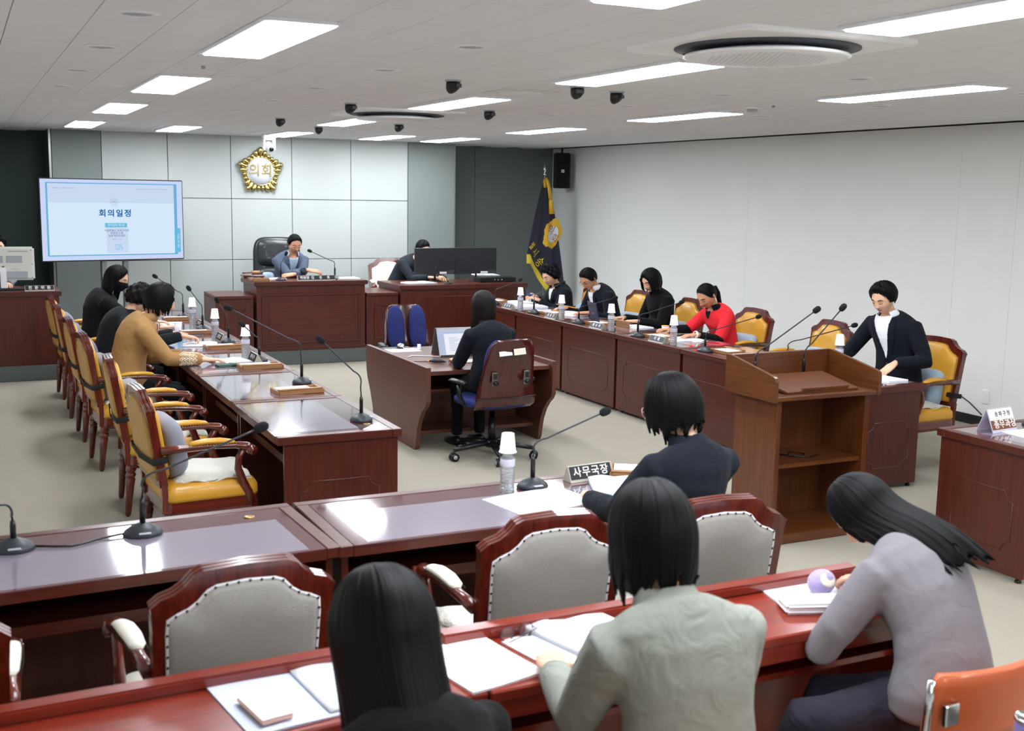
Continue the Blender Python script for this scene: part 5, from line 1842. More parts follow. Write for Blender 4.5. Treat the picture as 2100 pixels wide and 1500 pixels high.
# ================================================================== microphones
def mic(label, base, head, group, rz=0, small=False, tz=.7485, block=False):
    bx, by = base
    t = thing('gooseneck_microphone', label, 'microphone', (bx, by, tz), 0, group)
    hd = V(head) - V(bx, by, tz)
    if block:
        M().lathe([(.018, 0), (.02, .01), (.016, .02), (.014, .05)], 16).build('base', 'black_plastic', t)
        st = .15
    else:
        s = .85 if small else 1.0
        m = M()
        prof = [(.072, 0), (.075, .006), (.068, .018), (.045, .034), (.026, .042), (.016, .046)]
        m.lathe([(r * s, z * s) for r, z in prof], 24, sx=1.0, sy=.86, mtx=Matrix.Rotation(rz, 4, 'Z'))
        b = m.build('base', 'mic_grey', t)
        M().box(-.022, .022, -.066 * s, -.052 * s, .016 * s, .022 * s, b=.002, mtx=Matrix.Rotation(rz, 4, 'Z')).build('talk_button', 'plastic_grey', b)
        st = .14 if hd.z > .3 else .11
    M().tube([(0, 0, .03), (0, 0, st - .02), (0, 0, st)], [.0105, .0105, .008], 12).build('stem', 'black_plastic', t)
    # neck: straight up, bend, then straight run to the head
    p0 = V(0, 0, st)
    kz = max(st + .05, st + (hd.z - st) * (.33 if not block else .12))
    p1 = V(hd.x * .03, hd.y * .03, kz)
    pts = [p0, p0 * .5 + p1 * .5]
    ctrl = p1
    a = V(0, 0, kz - .03)
    run = hd - p1
    b = p1 + run * .16
    for k in range(7):
        u = k / 6
        pts.append(a * (1 - u) ** 2 + V(0, 0, kz + .015) * (2 * u * (1 - u)) + b * u * u)
    pts += [p1 + run * .5, p1 + run * .85]
    dirn = (hd - pts[-1]).normalized()
    pts.append(hd - dirn * .03)
    M().tube(pts, .0042 if tz < .9 else .0045, 8).build('gooseneck', 'mic_grey', t)
    w = M()
    w.tube([hd - dirn * .034, hd - dirn * .026, hd - dirn * .012, hd + dirn * .008, hd + dirn * .02, hd + dirn * .026], [.006, .016, .0195, .0195, .014, .004], 14)
    w.build('windscreen', 'black_foam', t)
    return t
gM = 'gooseneck microphones on the table by the wall display'
for (b, h), lb in zip((((2.02, 6.17), (1.78, 6.17, 1.23)), ((2.05, 7.55), (1.56, 7.55, 1.28)), ((2.02, 8.65), (1.89, 8.65, 1.04)), ((2.02, 9.77), (1.93, 9.77, 1.12)), ((1.99, 10.76), (1.87, 10.76, 1.14)), ((2.01, 11.9), (1.74, 11.9, 1.17))),
                      ('at the table end with no nameplate or tray', 'before the empty armchair next to the tan-jacketed woman', 'before the tan-jacketed woman', 'before the charcoal-jacketed person', 'before the masked woman', 'at the empty place closest to the presiding bench')):
    mic('black gooseneck microphone ' + lb, b, h, gM, PI / 2)
gM = 'gooseneck microphones on the table by the white wall'
for (b, h), lb in zip((((5.68, 12.3), (6.02, 12.3, 1.03)), ((5.66, 11.22), (6.02, 11.22, 1.08)), ((5.66, 10.2), (6.09, 10.2, 1.0)), ((5.66, 9.06), (6.14, 9.06, 1.06)), ((5.66, 7.98), (6.21, 7.98, 1.03)), ((5.72, 6.98), (6.38, 6.98, 1.06))),
                      ('nearest the presiding bench along the white wall', 'before the woman holding a phone', 'before the man with glasses and pencil', 'before the woman in the black shirt', 'before the woman in red', 'half hidden by the lectern top')):
    mic('black gooseneck microphone ' + lb.replace('nearest', 'next to'), b, h, gM, -PI / 2)
gM = 'gooseneck microphones of the front bench'
mic('black gooseneck microphone beside the bottle on the front bench', (2.26, 4.46), (2.63, 4.46, 1.07), gM)
mic('black gooseneck microphone with long arched neck, joined by a cable', (.57, 4.38), (1.03, 4.38, 1.13), gM)
mic('black gooseneck microphone at the picture edge, joined by a cable', (.12, 4.36), (-.07, 4.30, .99), gM)
mic('black gooseneck microphone beside the acrylic name sign', (5.68, 4.66), (5.63, 4.66, 1.1), gM)
gM = 'gooseneck microphones of the presiding desk'
mic('black gooseneck microphone in front of the presiding man', (3.42, 13.48), (3.495, 13.5, 1.30), gM, 0, True, .981)
mic('black gooseneck microphone by the end of the presiding nameplate', (4.09, 13.5), (3.79, 13.55, 1.325), gM, 0, True, .981)
gM = 'lectern microphones'
mic('lectern gooseneck microphone nearer the clerk desk', (4.39, 5.655), (4.84, 5.64, 1.36), gM, 0, False, .9005, True)
mic('lectern gooseneck microphone nearer the navy suit', (4.77, 5.655), (5.05, 5.64, 1.37), gM, 0, False, .9005, True)
# cables
tag(M().tube([(.18, 4.36, .756), (.25, 4.33, .7545), (.31, 4.31, .7545), (.36, 4.33, .7545), (.42, 4.37, .7545), (.50, 4.385, .758)], .0045, 8).build('microphone_cable', 'black_plastic'), 'black cable linking two front-bench microphones', 'cable')
tag(M().tube([(4.55, 5.62, .4845), (4.5, 5.5, .4845), (4.58, 5.42, .4845), (4.66, 5.47, .4845), (4.6, 5.55, .4845), (4.52, 5.45, .4855), (4.62, 5.38, .4845), (4.72, 5.42, .4845)], .0042, 6).build('coiled_cable', 'black_plastic'), 'black cable coiled on the lectern shelf', 'cable')
tag(M().tube([(8.385, 8.05, .37), (8.385, 7.8, .28), (8.385, 7.6, .2), (8.385, 7.45, .11)], .005, 6).build('wall_cable', 'black_plastic'), 'thin black cable hanging along the white wall', 'cable')

# ================================================================== bottles with paper cups
def bottle(x, y, who, z=.7485, cap=True):
    t = thing('water_bottle', 'clear ribbed water bottle ' + who, 'bottle', (x, y, z), 0, 'clear water bottles')
    prof = [(.029, 0), (.032, .004), (.032, .02)]
    for k in range(6):
        prof += [(.030, .026 + k * .016), (.0325, .034 + k * .016)]
    prof += [(.032, .135), (.031, .150), (.025, .168), (.015, .182), (.0135, .19)]
    M().lathe(prof, 20, sm=False).build('body', 'water_bottle', t)
    M().lathe([(.033, .118), (.0335, .119), (.0335, .15), (.033, .151)], 20).build('label_band', 'acrylic', t)
    M().lathe([(.015, .186), (.016, .188), (.016, .204), (.014, .206)], 16).build('cap', 'plastic_white', t)
    if cap:
        cup(x, y, z + .178, 'upturned white paper cup on the bottle ' + who, True)
def cup(x, y, z, label, inverted, orange=False):
    t = thing('paper_cup', label, 'cup', (x, y, z), 0, 'white paper cups')
    if inverted:
        M().lathe([(.037, .0), (.039, .0005), (.039, .004), (.036, .005), (.0275, .084), (.0265, .086), (.0, .0835)], 24).build('cup_body', 'paper', t)
        M().lathe([(.0365, .0), (.0395, .001), (.0395, .005), (.0365, .006)], 24).build('rim', 'paper', t)
    else:
        M().lathe([(.026, 0), (.0265, .002), (.036, .08), (.034, .08), (.025, .006), (.0, .006)], 24).build('cup_body', 'paper', t)
        M().lathe([(.0355, .078), (.038, .079), (.038, .083), (.0355, .084)], 24).build('rim', 'paper', t)
        if orange:
            M().lathe([(.034, .084), (.037, .085), (.036, .087), (.0, .088)], 24).build('lid_card', 'pencil_yellow', t)
for x, y, who in ((1.95, 8.80, 'before the tan-jacketed woman'), (1.97, 10.08, 'before the charcoal-jacketed person'), (1.97, 11.16, 'before the masked woman'),
                  (5.62, 11.48, 'before the woman holding a phone'), (5.62, 10.50, 'before the man with pencil'), (5.63, 9.50, 'before the woman in the black shirt'), (5.63, 8.42, 'before the woman in red'), (6.12, 6.85, 'before the navy-suited man'), (2.12, 4.43, 'on the front bench')):
    bottle(x, y, who)
cup(1.76, 10.72, .7485, 'small white paper cup before the masked woman', False)
cup(5.99, 9.10, .7485, 'white paper cup with orange card on top', False, True)

# ================================================================== nameplates
def plate(x, y, rz, txt, label, L=.24, h=.062, z=.7485, size=.038, dark='plate_black', both=False, ext=.0006):
    """triangular bar; local -Y is the lettered face"""
    t = thing('nameplate', label, 'nameplate', (x, y, z), rz, 'desk nameplates')
    d = .034
    M().prism([(-d, 0), (d, 0), (.008, h), (-.002, h)], -L / 2, L / 2, 'x').build('bar', 'plate_silver', t)
    sl = math.atan2(d - .002, h)
    TM = Matrix.Translation((0, -d + .0002, .0)) @ Matrix.Rotation(-sl, 4, 'X')
    hh = math.hypot(d - .002, h)
    M().box(-L / 2 + .004, L / 2 - .004, -.0012, 0, hh * .16, hh * .97, mtx=TM).build('face', dark, t)
    parts_ = txt.split(' ') if L > .23 and h > .05 and 'name' in label else [txt]
    parts_ = [q for q in parts_ if q]
    for q_, ch in enumerate(parts_):
        me = text_mesh(ch, size, ext, 1.0, bold=.01)
        ox = (q_ - (len(parts_) - 1) / 2) * L * (.21 if len(parts_) == 4 else .24) if len(parts_) > 1 else 0
        me.transform(TM @ Matrix.Translation((ox, -.0018, hh * .56)) @ Matrix.Rotation(PI / 2, 4, 'X'))
        me.materials.clear()
        me.materials.append(MATS['letter_white'])
        link('lettering', me, t)
    if both:
        sl2 = math.atan2(d - .008, h)
        TM2 = Matrix.Rotation(PI, 4, 'Z') @ Matrix.Translation((0, -d + .0002, 0)) @ Matrix.Rotation(-sl2, 4, 'X')
        M().box(-L / 2 + .004, L / 2 - .004, -.0012, 0, hh * .1, hh * .95, mtx=TM2).build('rear_face', dark, t)
        me = text_mesh(txt, size, ext, 1.0)
        me.transform(TM2 @ Matrix.Translation((0, -.0018, hh * .52)) @ Matrix.Rotation(PI / 2, 4, 'X'))
        me.materials.clear()
        me.materials.append(MATS['letter_white'])
        link('lettering', me, t)
    return t
plate(1.99, 8.66, PI / 2, '최 옥 주', 'silver-edged black nameplate before the tan-jacketed woman', .22, both=True)
plate(2.0, 9.96, PI / 2, '김 정 열', 'silver-edged black nameplate before the charcoal-jacketed person', .22, both=True)
plate(2.02, 11.0, PI / 2, '정 주 리', 'silver-edged black nameplate before the masked woman', .22, both=True)
for y, tx, who in ((11.78, '강 국 이', 'the woman holding a phone'), (10.70, '김 중 건', 'the man with glasses and pencil'), (9.73, '배 수 아', 'the woman in the black shirt'), (8.64, '이   혜', 'the woman in red')):
    plate(5.615, y, -PI / 2, tx, 'silver and grey nameplate before ' + who, .24, .055, dark='dark_grey')
plate(3.82, 13.37, 0, '위원장   김  성  호', 'long black nameplate of the presiding man', .46, .06, .981, .042)
plate(.735, 13.12, 0, '전 문 위 원', 'black four-letter nameplate on the desk beside the display', .29, .055, .9435, .042)
plate(2.57, 4.50, R(6), '사 무 국 장', 'black nameplate with white letters on the front bench', .24, .07, .7485, .05)
# folded acrylic sign
t = thing('acrylic_sign', 'clear folded acrylic sign with white and brown lettered card', 'sign', (5.33, 4.62, .7485), R(6))
hh, d = .14, .055
sl = math.atan2(d, .13)
for s in (0, 1):
    M().box(-.11, .11, -.0015, .0015, 0, hh, mtx=Matrix.Rotation(PI * s, 4, 'Z') @ Matrix.Translation((0, -d, 0)) @ Matrix.Rotation(-sl, 4, 'X')).build('acrylic_leaf', 'acrylic', t)
TM = Matrix.Translation((0, -d - .002, 0)) @ Matrix.Rotation(-sl, 4, 'X')
M().box(-.105, .105, -.002, -.0005, hh * .52, hh * .97, mtx=TM).build('card', 'paper', t)
M().box(-.105, .105, -.002, -.0005, hh * .13, hh * .52, mtx=TM).build('title_band', 'sign_brown', t)
for tx, sz, zz, mt in (('송 파 구 청', .032, .75, 'ink'), ('총 무 과 장', .052, .325, 'letter_white')):
    for q_, ch in enumerate(tx.split(' ')):
        me = text_mesh(ch, sz, .0006, 1.0, bold=.012)
        me.transform(TM @ Matrix.Translation((.012 + (q_ - 1.5) * sz * (1.15 if sz < .04 else .95), -.0026, hh * zz)) @ Matrix.Rotation(PI / 2, 4, 'X'))
        me.materials.clear()
        me.materials.append(MATS[mt])
        link('lettering', me, t)

# ================================================================== note trays, papers
def tray(x, y, rz, label, z=.7485, w=.15, d=.085, pen=True, paper_=True):
    t = thing('note_tray', label, 'tray', (x, y, z), rz, 'wooden note trays')
    b = M()
    b.box(-w, w, -d, d, 0, .012)
    for s in (-1, 1):
        b.box(s * w - .006, s * w + .006, -d, d, .0, .026, b=.002)
        b.box(-w + .006, w - .006, s * d - .006, s * d + .006, .0, .026, b=.002)
    b.build('tray_body', 'crate_x', t)
    if paper_:
        M().box(-w + .012, w * .55, -d + .012, d - .012, .012, .027).build('note_paper', 'paper', t)
    if pen:
        M().tube([(w * .62, -d * .7, .018), (w * .64, d * .55, .018), (w * .64, d * .66, .018)], [.005, .005, .001], 8).build('pen', 'black_plastic', t)
    M().box(-w, w * .98, -d - .002, -d + .034, .0265, .036, b=.003).build('lid_strip', 'crate_x', t)
    return t
tray(1.95, 8.33, R(0), 'brown wooden note tray with white slips before the tan-jacketed woman')
tray(1.92, 9.46, R(2), 'brown wooden note tray before the charcoal-jacketed person')
tray(1.90, 10.50, R(-2), 'brown wooden note tray before the masked woman')
tray(1.93, 11.66, R(0), 'brown wooden note tray at the empty place closest to the presiding bench')
tray(1.93, 7.22, R(3), 'brown wooden note tray before the empty armchair beside the tan jacket')
for y, who in ((12.52, 'by the presiding bench along the white wall'), (11.06, 'beside the microphone of the phone-holding woman'), (10.04, 'beside the microphone of the man with pencil'), (8.92, 'beside the microphone of the black-shirted woman'), (7.86, 'beside the microphone of the woman in red')):
    tray(5.80, y, R(90), 'flat brown wooden note tray ' + who, w=.13, d=.09)
tray(2.86, 4.47, R(-32), 'open wooden note tray before the navy-jacketed woman', w=.16, d=.1)
tray(3.16, 13.45, 0, 'small wooden note tray at the corner of the presiding desk', .981, w=.1, d=.06, paper_=False)

def sheet(name, pts_, z, label, mt='paper', th=.004, cat='paper', lines=0, group='loose papers', fold=0, rzl=0):
    """sheet or stack given by centre, half sizes and rotation"""
    (x, y), (hw, hd), rz = pts_
    t = thing(name, label, cat, (x, y, z), R(rz), group)
    m = M()
    n, k = 8, 4
    rng = random.Random(int(x * 977 + y * 131))
    a0 = rng.uniform(0, 6)
    vs = []
    for s in (0, 1):
        for j in range(k + 1):
            for i in range(n + 1):
                u, v = i / n * 2 - 1, j / k * 2 - 1
                zz = (th if s else 0)
                if s:
                    zz += fold * (max(0, .5 - abs(abs(u) - .5)) ** .7)
                    zz += .0015 * (1 + math.sin(3 * u + a0)) * (abs(v) ** 2)
                vs.append((u * hw, v * hd, zz))
    N1 = (n + 1) * (k + 1)
    fs = []
    for j in range(k):
        for i in range(n):
            a = j * (n + 1) + i
            fs.append((N1 + a, N1 + a + 1, N1 + a + n + 2, N1 + a + n + 1))
            fs.append((a, a + n + 1, a + n + 2, a + 1))
    bd = [i for i in range(n + 1)] + [(j + 1) * (n + 1) + n for j in range(k)] + [k * (n + 1) + i for i in range(n - 1, -1, -1)] + [j * (n + 1) for j in range(k - 1, 0, -1)]
    for a, b in zip(bd, bd[1:] + bd[:1]):
        fs.append((a, b, N1 + b, N1 + a))
    m.add(vs, fs, 0, fold > 0)
    o = m.build('page', mt, t)
    if lines:
        g = M()
        for q in range(lines):
            yy = hd * (.7 - 1.4 * q / max(1, lines - 1))
            ln = hw * rng.uniform(.35, .8)
            g.box(-hw * .8, -hw * .8 + ln * 1.6, yy - .0012, yy + .0012, th + fold * .5 + .004, th + fold * .5 + .0045)
        g.build('printed_lines', 'ink_pale', t)['kind'] = 'stuff'
    if th > .012:
        sp = M()
        for q in range(3):
            zz = th * (.2 + .25 * q)
            sp.box(-hw - .0006, hw + .0006, -hd - .0006, hd + .0006, zz, zz + .0012)
        sp.build('page_edge', 'paper_blue', t)
    return t
Z0 = .7487
sheet('document', ((1.80, 8.70), (.15, .11), 8), Z0, 'open white booklet under the hands of the tan-jacketed woman', th=.006, fold=.012, cat='booklet')
sheet('document', ((1.77, 9.72), (.14, .13), -12), Z0, 'white document under the hands of the charcoal-jacketed person', th=.008, fold=.008)
sheet('document', ((1.66, 10.36), (.10, .1), 5), Z0, 'pale white sheet lying beside the charcoal-jacketed person', th=.003)
sheet('document', ((1.72, 11.3), (.12, .15), 0), Z0, 'white sheet before the masked woman', th=.004)
sheet('document', ((6.02, 12.32), (.13, .16), 4), Z0, 'white paper stack beside the phone-holding woman', th=.016)
sheet('document', ((5.93, 11.86), (.16, .17), -6), Z0, 'lilac-edged paper stack in front of the phone-holding woman', th=.02)
sheet('document', ((6.0, 11.0), (.16, .26), 6), Z0, 'spread white papers in front of the man with pencil', th=.012, fold=.01)
sheet('document', ((5.86, 11.36), (.1, .12), -15), Z0, 'white loose sheets beside the man with pencil', th=.006)
sheet('document', ((6.05, 9.72), (.11, .14), 8), Z0, 'white papers in front of the black-shirted woman', th=.008)
sheet('document', ((5.96, 8.72), (.15, .15), -8), Z0, 'white papers under the hand of the woman in red', th=.006, fold=.008)
sheet('document', ((6.05, 6.33), (.10, .18), 4), Z0, 'white papers under the hand of the navy-suited man', th=.01)
sheet('document', ((2.19, 4.235), (.205, .15), 10), Z0, 'open two-page white document on the front bench', th=.003, lines=5, cat='document')
tag(M().box(-.0015, .0015, -.15, .15, 0, .0006).build('document_crease', 'paper_blue', None, (2.19, 4.235, Z0 + .0065), (0, 0, R(10))), 'blue fold line of the open front-bench document', 'fold line')
sheet('document', ((2.60, 4.28), (.12, .14), -22), Z0, 'thick stapled paper stack beside the front-bench nameplate', th=.022, fold=.012)
sheet('document', ((5.52, 4.44), (.22, .12), -3), Z0, 'white sheet with pen scribbles beside the acrylic sign', th=.003)
sc = M()
for ox, oy, rr_ in ((5.42, 4.5, .03), (5.5, 4.5, .022), (5.56, 4.47, .034)):
    sc.tube([(ox + rr_ * math.cos(a) * (1 + .1 * a), oy + rr_ * .5 * math.sin(a), Z0 + .0075) for a in [q * .35 for q in range(16)]], .0006, 4)
tag(sc.build('pen_scribble', 'ink_pale'), 'faint looping pen scribble on the white sheet', 'scribble')['kind'] = 'stuff'
ZB = .7505
sheet('document', ((.70, 2.77), (.155, .17), 8), ZB, 'open white document under the pink-rimmed phone', 'paper_blue', .004, 'document')
sheet('document', ((.88, 2.79), (.12, .155), 6), ZB + .008, 'curled white page beside the long-haired woman', th=.003, lines=6, fold=.006)
sheet('document', ((1.24, 2.775), (.12, .165), 10), ZB, 'plain white sheet stack between two women of the rear bench', th=.006, lines=5)
sheet('document', ((1.455, 2.755), (.06, .14), 12), ZB, 'white sheet beneath the hand of the sage-jacketed woman', th=.004)
sheet('document', ((1.62, 2.84), (.13, .13), 14), ZB, 'thick curling paper stack held by the sage-jacketed woman', th=.022, fold=.010)
sheet('document', ((2.47, 2.86), (.13, .09), -12), ZB, 'white sheets behind the lilac plush on the rear bench', th=.005)
sheet('document', ((2.52, 2.665), (.1, .05), 8), ZB, 'printed sheet under the bent woman in the sweater', 'paper_blue', .003, lines=4)
sheet('document', ((3.47, 9.42), (.14, .10), 0), .6655, 'plain white sheet on the clerk desk', th=.002)
sheet('document', ((3.34, 13.62), (.16, .09), 4), .981, 'white papers under the arms of the presiding man', th=.012)
sheet('document', ((4.26, 13.58), (.14, .14), -4), .981, 'white paper pad at the end of the presiding desk', th=.01)
sheet('document', ((5.20, 13.55), (.2, .12), 6), .9035, 'fanned white papers beside the staff man', th=.014, fold=.012)
sheet('document', ((6.28, 13.9), (.16, .12), -6), .965, 'white papers lying on the black device', th=.012, fold=.01)

# ================================================================== presiding desk extras
t = thing('gavel_block', 'dark wooden gavel block on the presiding desk', 'gavel block', (3.17, 13.86, .981))
M().box(-.13, .13, -.09, .09, .02, .045, b=.004).build('block', 'chair_x', t)
for s in (-1, 1):
    M().box(s * .1 - .02, s * .1 + .02, -.07, .07, 0, .02).build('foot', 'chair_x', t)
t = thing('gavel', 'turned wooden gavel resting on its block', 'gavel', (3.18, 13.86, 1.0265))
M().lathe([(.012, -.05), (.024, -.046), (.024, -.034), (.019, -.03), (.022, -.015), (.022, .015), (.019, .03), (.024, .034), (.024, .046), (.012, .05)], 16, mtx=Matrix.Translation((.03, 0, .024)) @ Matrix.Rotation(PI / 2, 4, 'Y')).build('head', 'crate_x', t)
M().tube([(.0, .0, .024), (-.06, .03, .02), (-.12, .05, .016)], [.007, .008, .01], 10).build('handle', 'chair_x', t)
lumbar_cushion(3.44, 14.2, .158 + .78, R(180), 'pale lilac cushion beside the presiding man', 'cushion_blue', False, .07, .09)
tag(M().tube([(3.78 + .036 * math.cos(a), 13.785 + .02 * math.sin(a) * .2, 1.072 + .034 * math.sin(a)) for a in [2 * PI * q / 20 for q in range(21)]], [(.010, .003)] * 21, 6).build('wristwatch', 'black_plastic'), 'black watch on the wrist of the presiding man', 'watch')
# ================================================================== monitors
def monitor(x, y, rz, label, z=.9035):
    t = thing('monitor', label, 'monitor', (x, y, z), rz, 'black monitors of the operator desk')
    b = M().box(-.285, .285, -.02, .012, .095, .435, b=.005).build('housing', 'monitor_back', t)
    M().box(-.275, .275, .0115, .014, .115, .425).build('screen', 'screen_bar', t)
    M().box(.06, .16, -.0215, -.0195, .10, .128).build('asset_label', 'letter_white', b)
    M().box(.175, .265, -.0215, -.0195, .10, .145).build('asset_plate', 'dark_grey', b)
    M().tube([(.0, .0, .012), (.0, .0, .12), (.0, -.02, .2)], [(.02, .012), (.018, .012), (.018, .01)], 8).build('neck', 'black_plastic', t)
    M().lathe([(.1, 0), (.1, .006), (.03, .012)], 28, sy=.7).build('base', 'black_plastic', t)
monitor(5.515, 13.80, R(2), 'black monitor hiding the face of the staff man')
monitor(6.095, 13.80, R(-3), 'black monitor closer to the council flag')
t = thing('white_monitor', 'white all-in-one computer seen from behind on the desk beside the display', 'computer', (.40, 13.36, .9435), R(-4))
hs = M().box(-.30, .31, -.03, .03, .10, .455, b=.018).build('housing', 'plastic_ivory', t)
for a, b_ in ((-.2, -.1), (-.07, .0), (.03, .19)):
    M().box(a, b_, -.032, -.0295, .285, .36).build('vent_grille', 'plastic_grey', hs)
M().box(.05, .25, -.0318, -.0295, .405, .41).build('slot', 'dark_grey', hs)
M().box(.0, .24, -.033, -.0295, .12, .195, b=.001).build('recess', 'plastic_grey', hs)
for a, zz in ((-.05, .245), (.0, .245), (-.04, .22), (.0, .22)):
    M().box(a - .012, a + .012, -.0325, -.0295, zz - .006, zz + .006).build('port', 'dark_grey', hs)
for sx, zz in ((.28, .42), (.285, .27), (.285, .13)):
    M().ball((sx, -.031, zz), .005, 8, 5).build('screw', 'dark_grey', hs)
lettering('Taigwin', .026, 'plastic_grey', hs, (.12, -.0325, .218), FT, 1, .0004)
M().prism([(-.05, .0), (.06, .0), (.0, .23), (-.02, .23)], -.10, .03, 'x', mtx=Matrix.Translation((0, -.03, 0))).build('stand', 'plastic_white', t)
M().box(-.105, -.03, -.092, -.055, .01, .19, b=.003).build('stand_panel', 'black_plastic', t)
M().box(-.12, .05, -.1, .06, 0, .008, b=.002).build('stand_foot', 'plastic_white', t)
t = thing('keyboard', 'black keyboard behind the four-letter nameplate', 'keyboard', (.55, 13.24, .9435))
M().box(-.2, .2, -.06, .06, 0, .018, b=.004).build('case', 'black_plastic', t)
k_ = M()
for i in range(14):
    for j in range(5):
        k_.box(-.19 + i * .027, -.19 + i * .027 + .022, -.05 + j * .021, -.05 + j * .021 + .017, .018, .022)
k_.build('key_field', 'dark_grey', t)['kind'] = 'stuff'
t = thing('control_box', 'low black device on the operator desk under papers', 'device', (6.30, 13.62, .9035))
M().box(-.26, .26, -.08, .14, 0, .058, b=.005).build('case', 'black_plastic', t)
for k in range(3):
    M().cyl((-.05 + .05 * k, -.08, .03), (-.05 + .05 * k, -.092, .03), .007, n=10).build('knob', 'plastic_grey', t)
t = thing('blue_pen_stand', 'blue pen in a black desk holder before the monitors', 'pen', (5.55, 13.42, .9035))
M().lathe([(.04, 0), (.04, .008), (.012, .014)], 16, sx=1.5).build('base', 'black_plastic', t)
M().tube([(0, 0, .012), (-.03, 0, .09)], [.006, .005], 8).build('holder', 'black_plastic', t)
M().tube([(-.02, 0, .07), (-.075, .0, .115), (-.09, 0, .125)], [.006, .006, .002], 8).build('pen_body', 'screen_blue' if False else 'laptop_navy', t)

# ================================================================== clerk desk things
t = thing('laptop', 'silver folding laptop in tent pose showing a white document', 'laptop', (3.80, 8.98, .6655), R(-3))
sl = R(24)
TM = Matrix.Translation((0, -.07, .0)) @ Matrix.Rotation(-sl, 4, 'X')
M().box(-.18, .18, 0, .008, .0, .26, b=.003, mtx=TM).build('lid', 'laptop_silver', t)
s2 = M().box(-.172, .172, -.0015, .0, .018, .232, mtx=TM).build('screen', 'screen_white', t)
M().box(-.172, .172, -.0025, -.0012, .0, .017, mtx=TM).build('taskbar', 'black_plastic', t)
M().box(-.172, .172, -.0028, -.0015, .205, .23, mtx=TM).build('ribbon', 'screen_bar', s2)
M().box(-.172, -.12, -.0026, -.0015, .02, .204, mtx=TM).build('side_bar', 'screen_bar', s2)
g = M()
for q in range(9):
    g.box(-.08, -.08 + .05 + .02 * ((q * 7) % 5), -.0026, -.0018, .055 + .014 * q, .058 + .014 * q, mtx=TM)
g.build('text_lines', 'screen_pale', s2)['kind'] = 'stuff'
M().box(-.18, .18, -.006, .0, .0, .25, b=.002, mtx=Matrix.Translation((0, .165, .0)) @ Matrix.Rotation(R(20), 4, 'X')).build('base_half', 'laptop_silver', t)
t = thing('keyboard', 'thin white keyboard in front of the clerk', 'keyboard', (3.80, 8.60, .6655), R(-2))
M().box(-.2, .2, -.06, .06, 0, .01, b=.003).build('case', 'plastic_white', t)
k_ = M()
for i in range(14):
    for j in range(5):
        k_.box(-.19 + i * .027, -.19 + i * .027 + .023, -.052 + j * .021, -.052 + j * .021 + .018, .01, .013)
k_.build('key_field', 'light_frame', t)['kind'] = 'stuff'
t = thing('mouse_pad', 'dark mouse pad on the clerk desk', 'mouse pad', (3.47, 9.58, .6655), R(2))
M().box(-.13, .13, -.07, .07, 0, .003, b=.001).build('pad', 'dark_grey', t)
t = thing('trackball', 'silver and black round mouse on the dark pad', 'mouse', (3.50, 9.56, .669))
M().lathe([(.032, 0), (.036, .012), (.03, .03), (.015, .04), (.0, .042)], 20, sy=1.25).build('shell', 'chrome', t)
M().lathe([(.034, 0), (.0375, .004), (.037, .011), (.034, .012)], 20, sy=1.25).build('skirt', 'black_plastic', t)
tag(M().tube([(3.36, 9.0, .670), (3.42, 9.06, .671), (3.5, 9.02, .670), (3.6, 8.96, .670), (3.65, 8.92, .671)], .004, 6).build('white_cable', 'plastic_white'), 'white cable curling across the clerk desk', 'cable')
t = thing('slim_marker', 'dark fluffy-ended pointer pen with yellow ring on the clerk desk', 'pen', (3.44, 8.66, .6655), R(-28))
M().tube([(-.16, 0, .006), (-.03, 0, .008)], [.003, .004], 8).build('shaft', 'dark_grey', t)
M().tube([(-.035, 0, .010), (-.02, 0, .010)], [.008, .009], 10).build('ring', 'pencil_yellow', t)
M().tube([(-.02, 0, .012), (.02, 0, .018), (.08, 0, .016), (.12, 0, .008)], [.01, .02, .018, .003], 12, flat=.8).build('grip', 'mic_grey', t)
t = thing('power_adapter', 'small white upright adapter behind the laptop', 'adapter', (3.62, 9.42, .6655))
M().box(-.014, .014, -.012, .012, 0, .05, b=.003).build('body', 'plastic_white', t)
M().tube([(0, .01, .012), (-.06, .03, .008), (-.12, .05, .012), (-.14, .06, .03)], .0035, 6).build('lead', 'plastic_white', t)

# ================================================================== things at hand
def phone(x, y, z, rot, label, mt='black_plastic', scr='screen_ink'):
    t = thing('smartphone', label, 'phone', (x, y, z))
    t.rotation_euler = rot
    M().box(-.036, .036, -.075, .075, 0, .009, b=.0035).build('body', mt, t)
    M().box(-.033, .033, -.071, .071, .0088, .0096).build('screen', scr, t)
    M().box(-.028, -.008, .045, .068, -.002, .0002, b=.001).build('camera_bump', mt, t)
    return t
phone(6.00, 11.97, .875, (R(28), R(-40), R(70)), 'blue smartphone held by the permed woman', 'laptop_navy')
phone(1.74, 9.78, .825, (R(0), R(-12), R(-80)), 'dark smartphone held by the charcoal-jacketed person', 'dark_grey')
t = phone(.63, 2.70, ZB + .0085, (0, 0, R(10)), 'white phone with pink metal rim on the rear bench', 'phone_pink', 'phone_white')
for ch in t.children:
    if ch.name.startswith('screen'):
        ch.scale = (1.06, 1.035, 1.0)
t.scale = (1.15, 1.1, 1.7)
t = thing('phone_case', 'dark green folding phone case beside the tan-jacketed woman', 'phone case', (1.74, 8.47, Z0), R(4))
M().box(-.085, .085, -.042, .042, 0, .006, b=.002).build('cover', 'green_case', t)
M().box(-.083, .083, -.04, .04, .010, .016, b=.002).build('flap', 'green_case', t)
M().box(-.075, .075, -.036, .036, .006, .0102).build('phone_body', 'plastic_grey', t)
M().box(.02, .05, -.045, .045, .0, .018, b=.003).build('clasp', 'green_case', t)
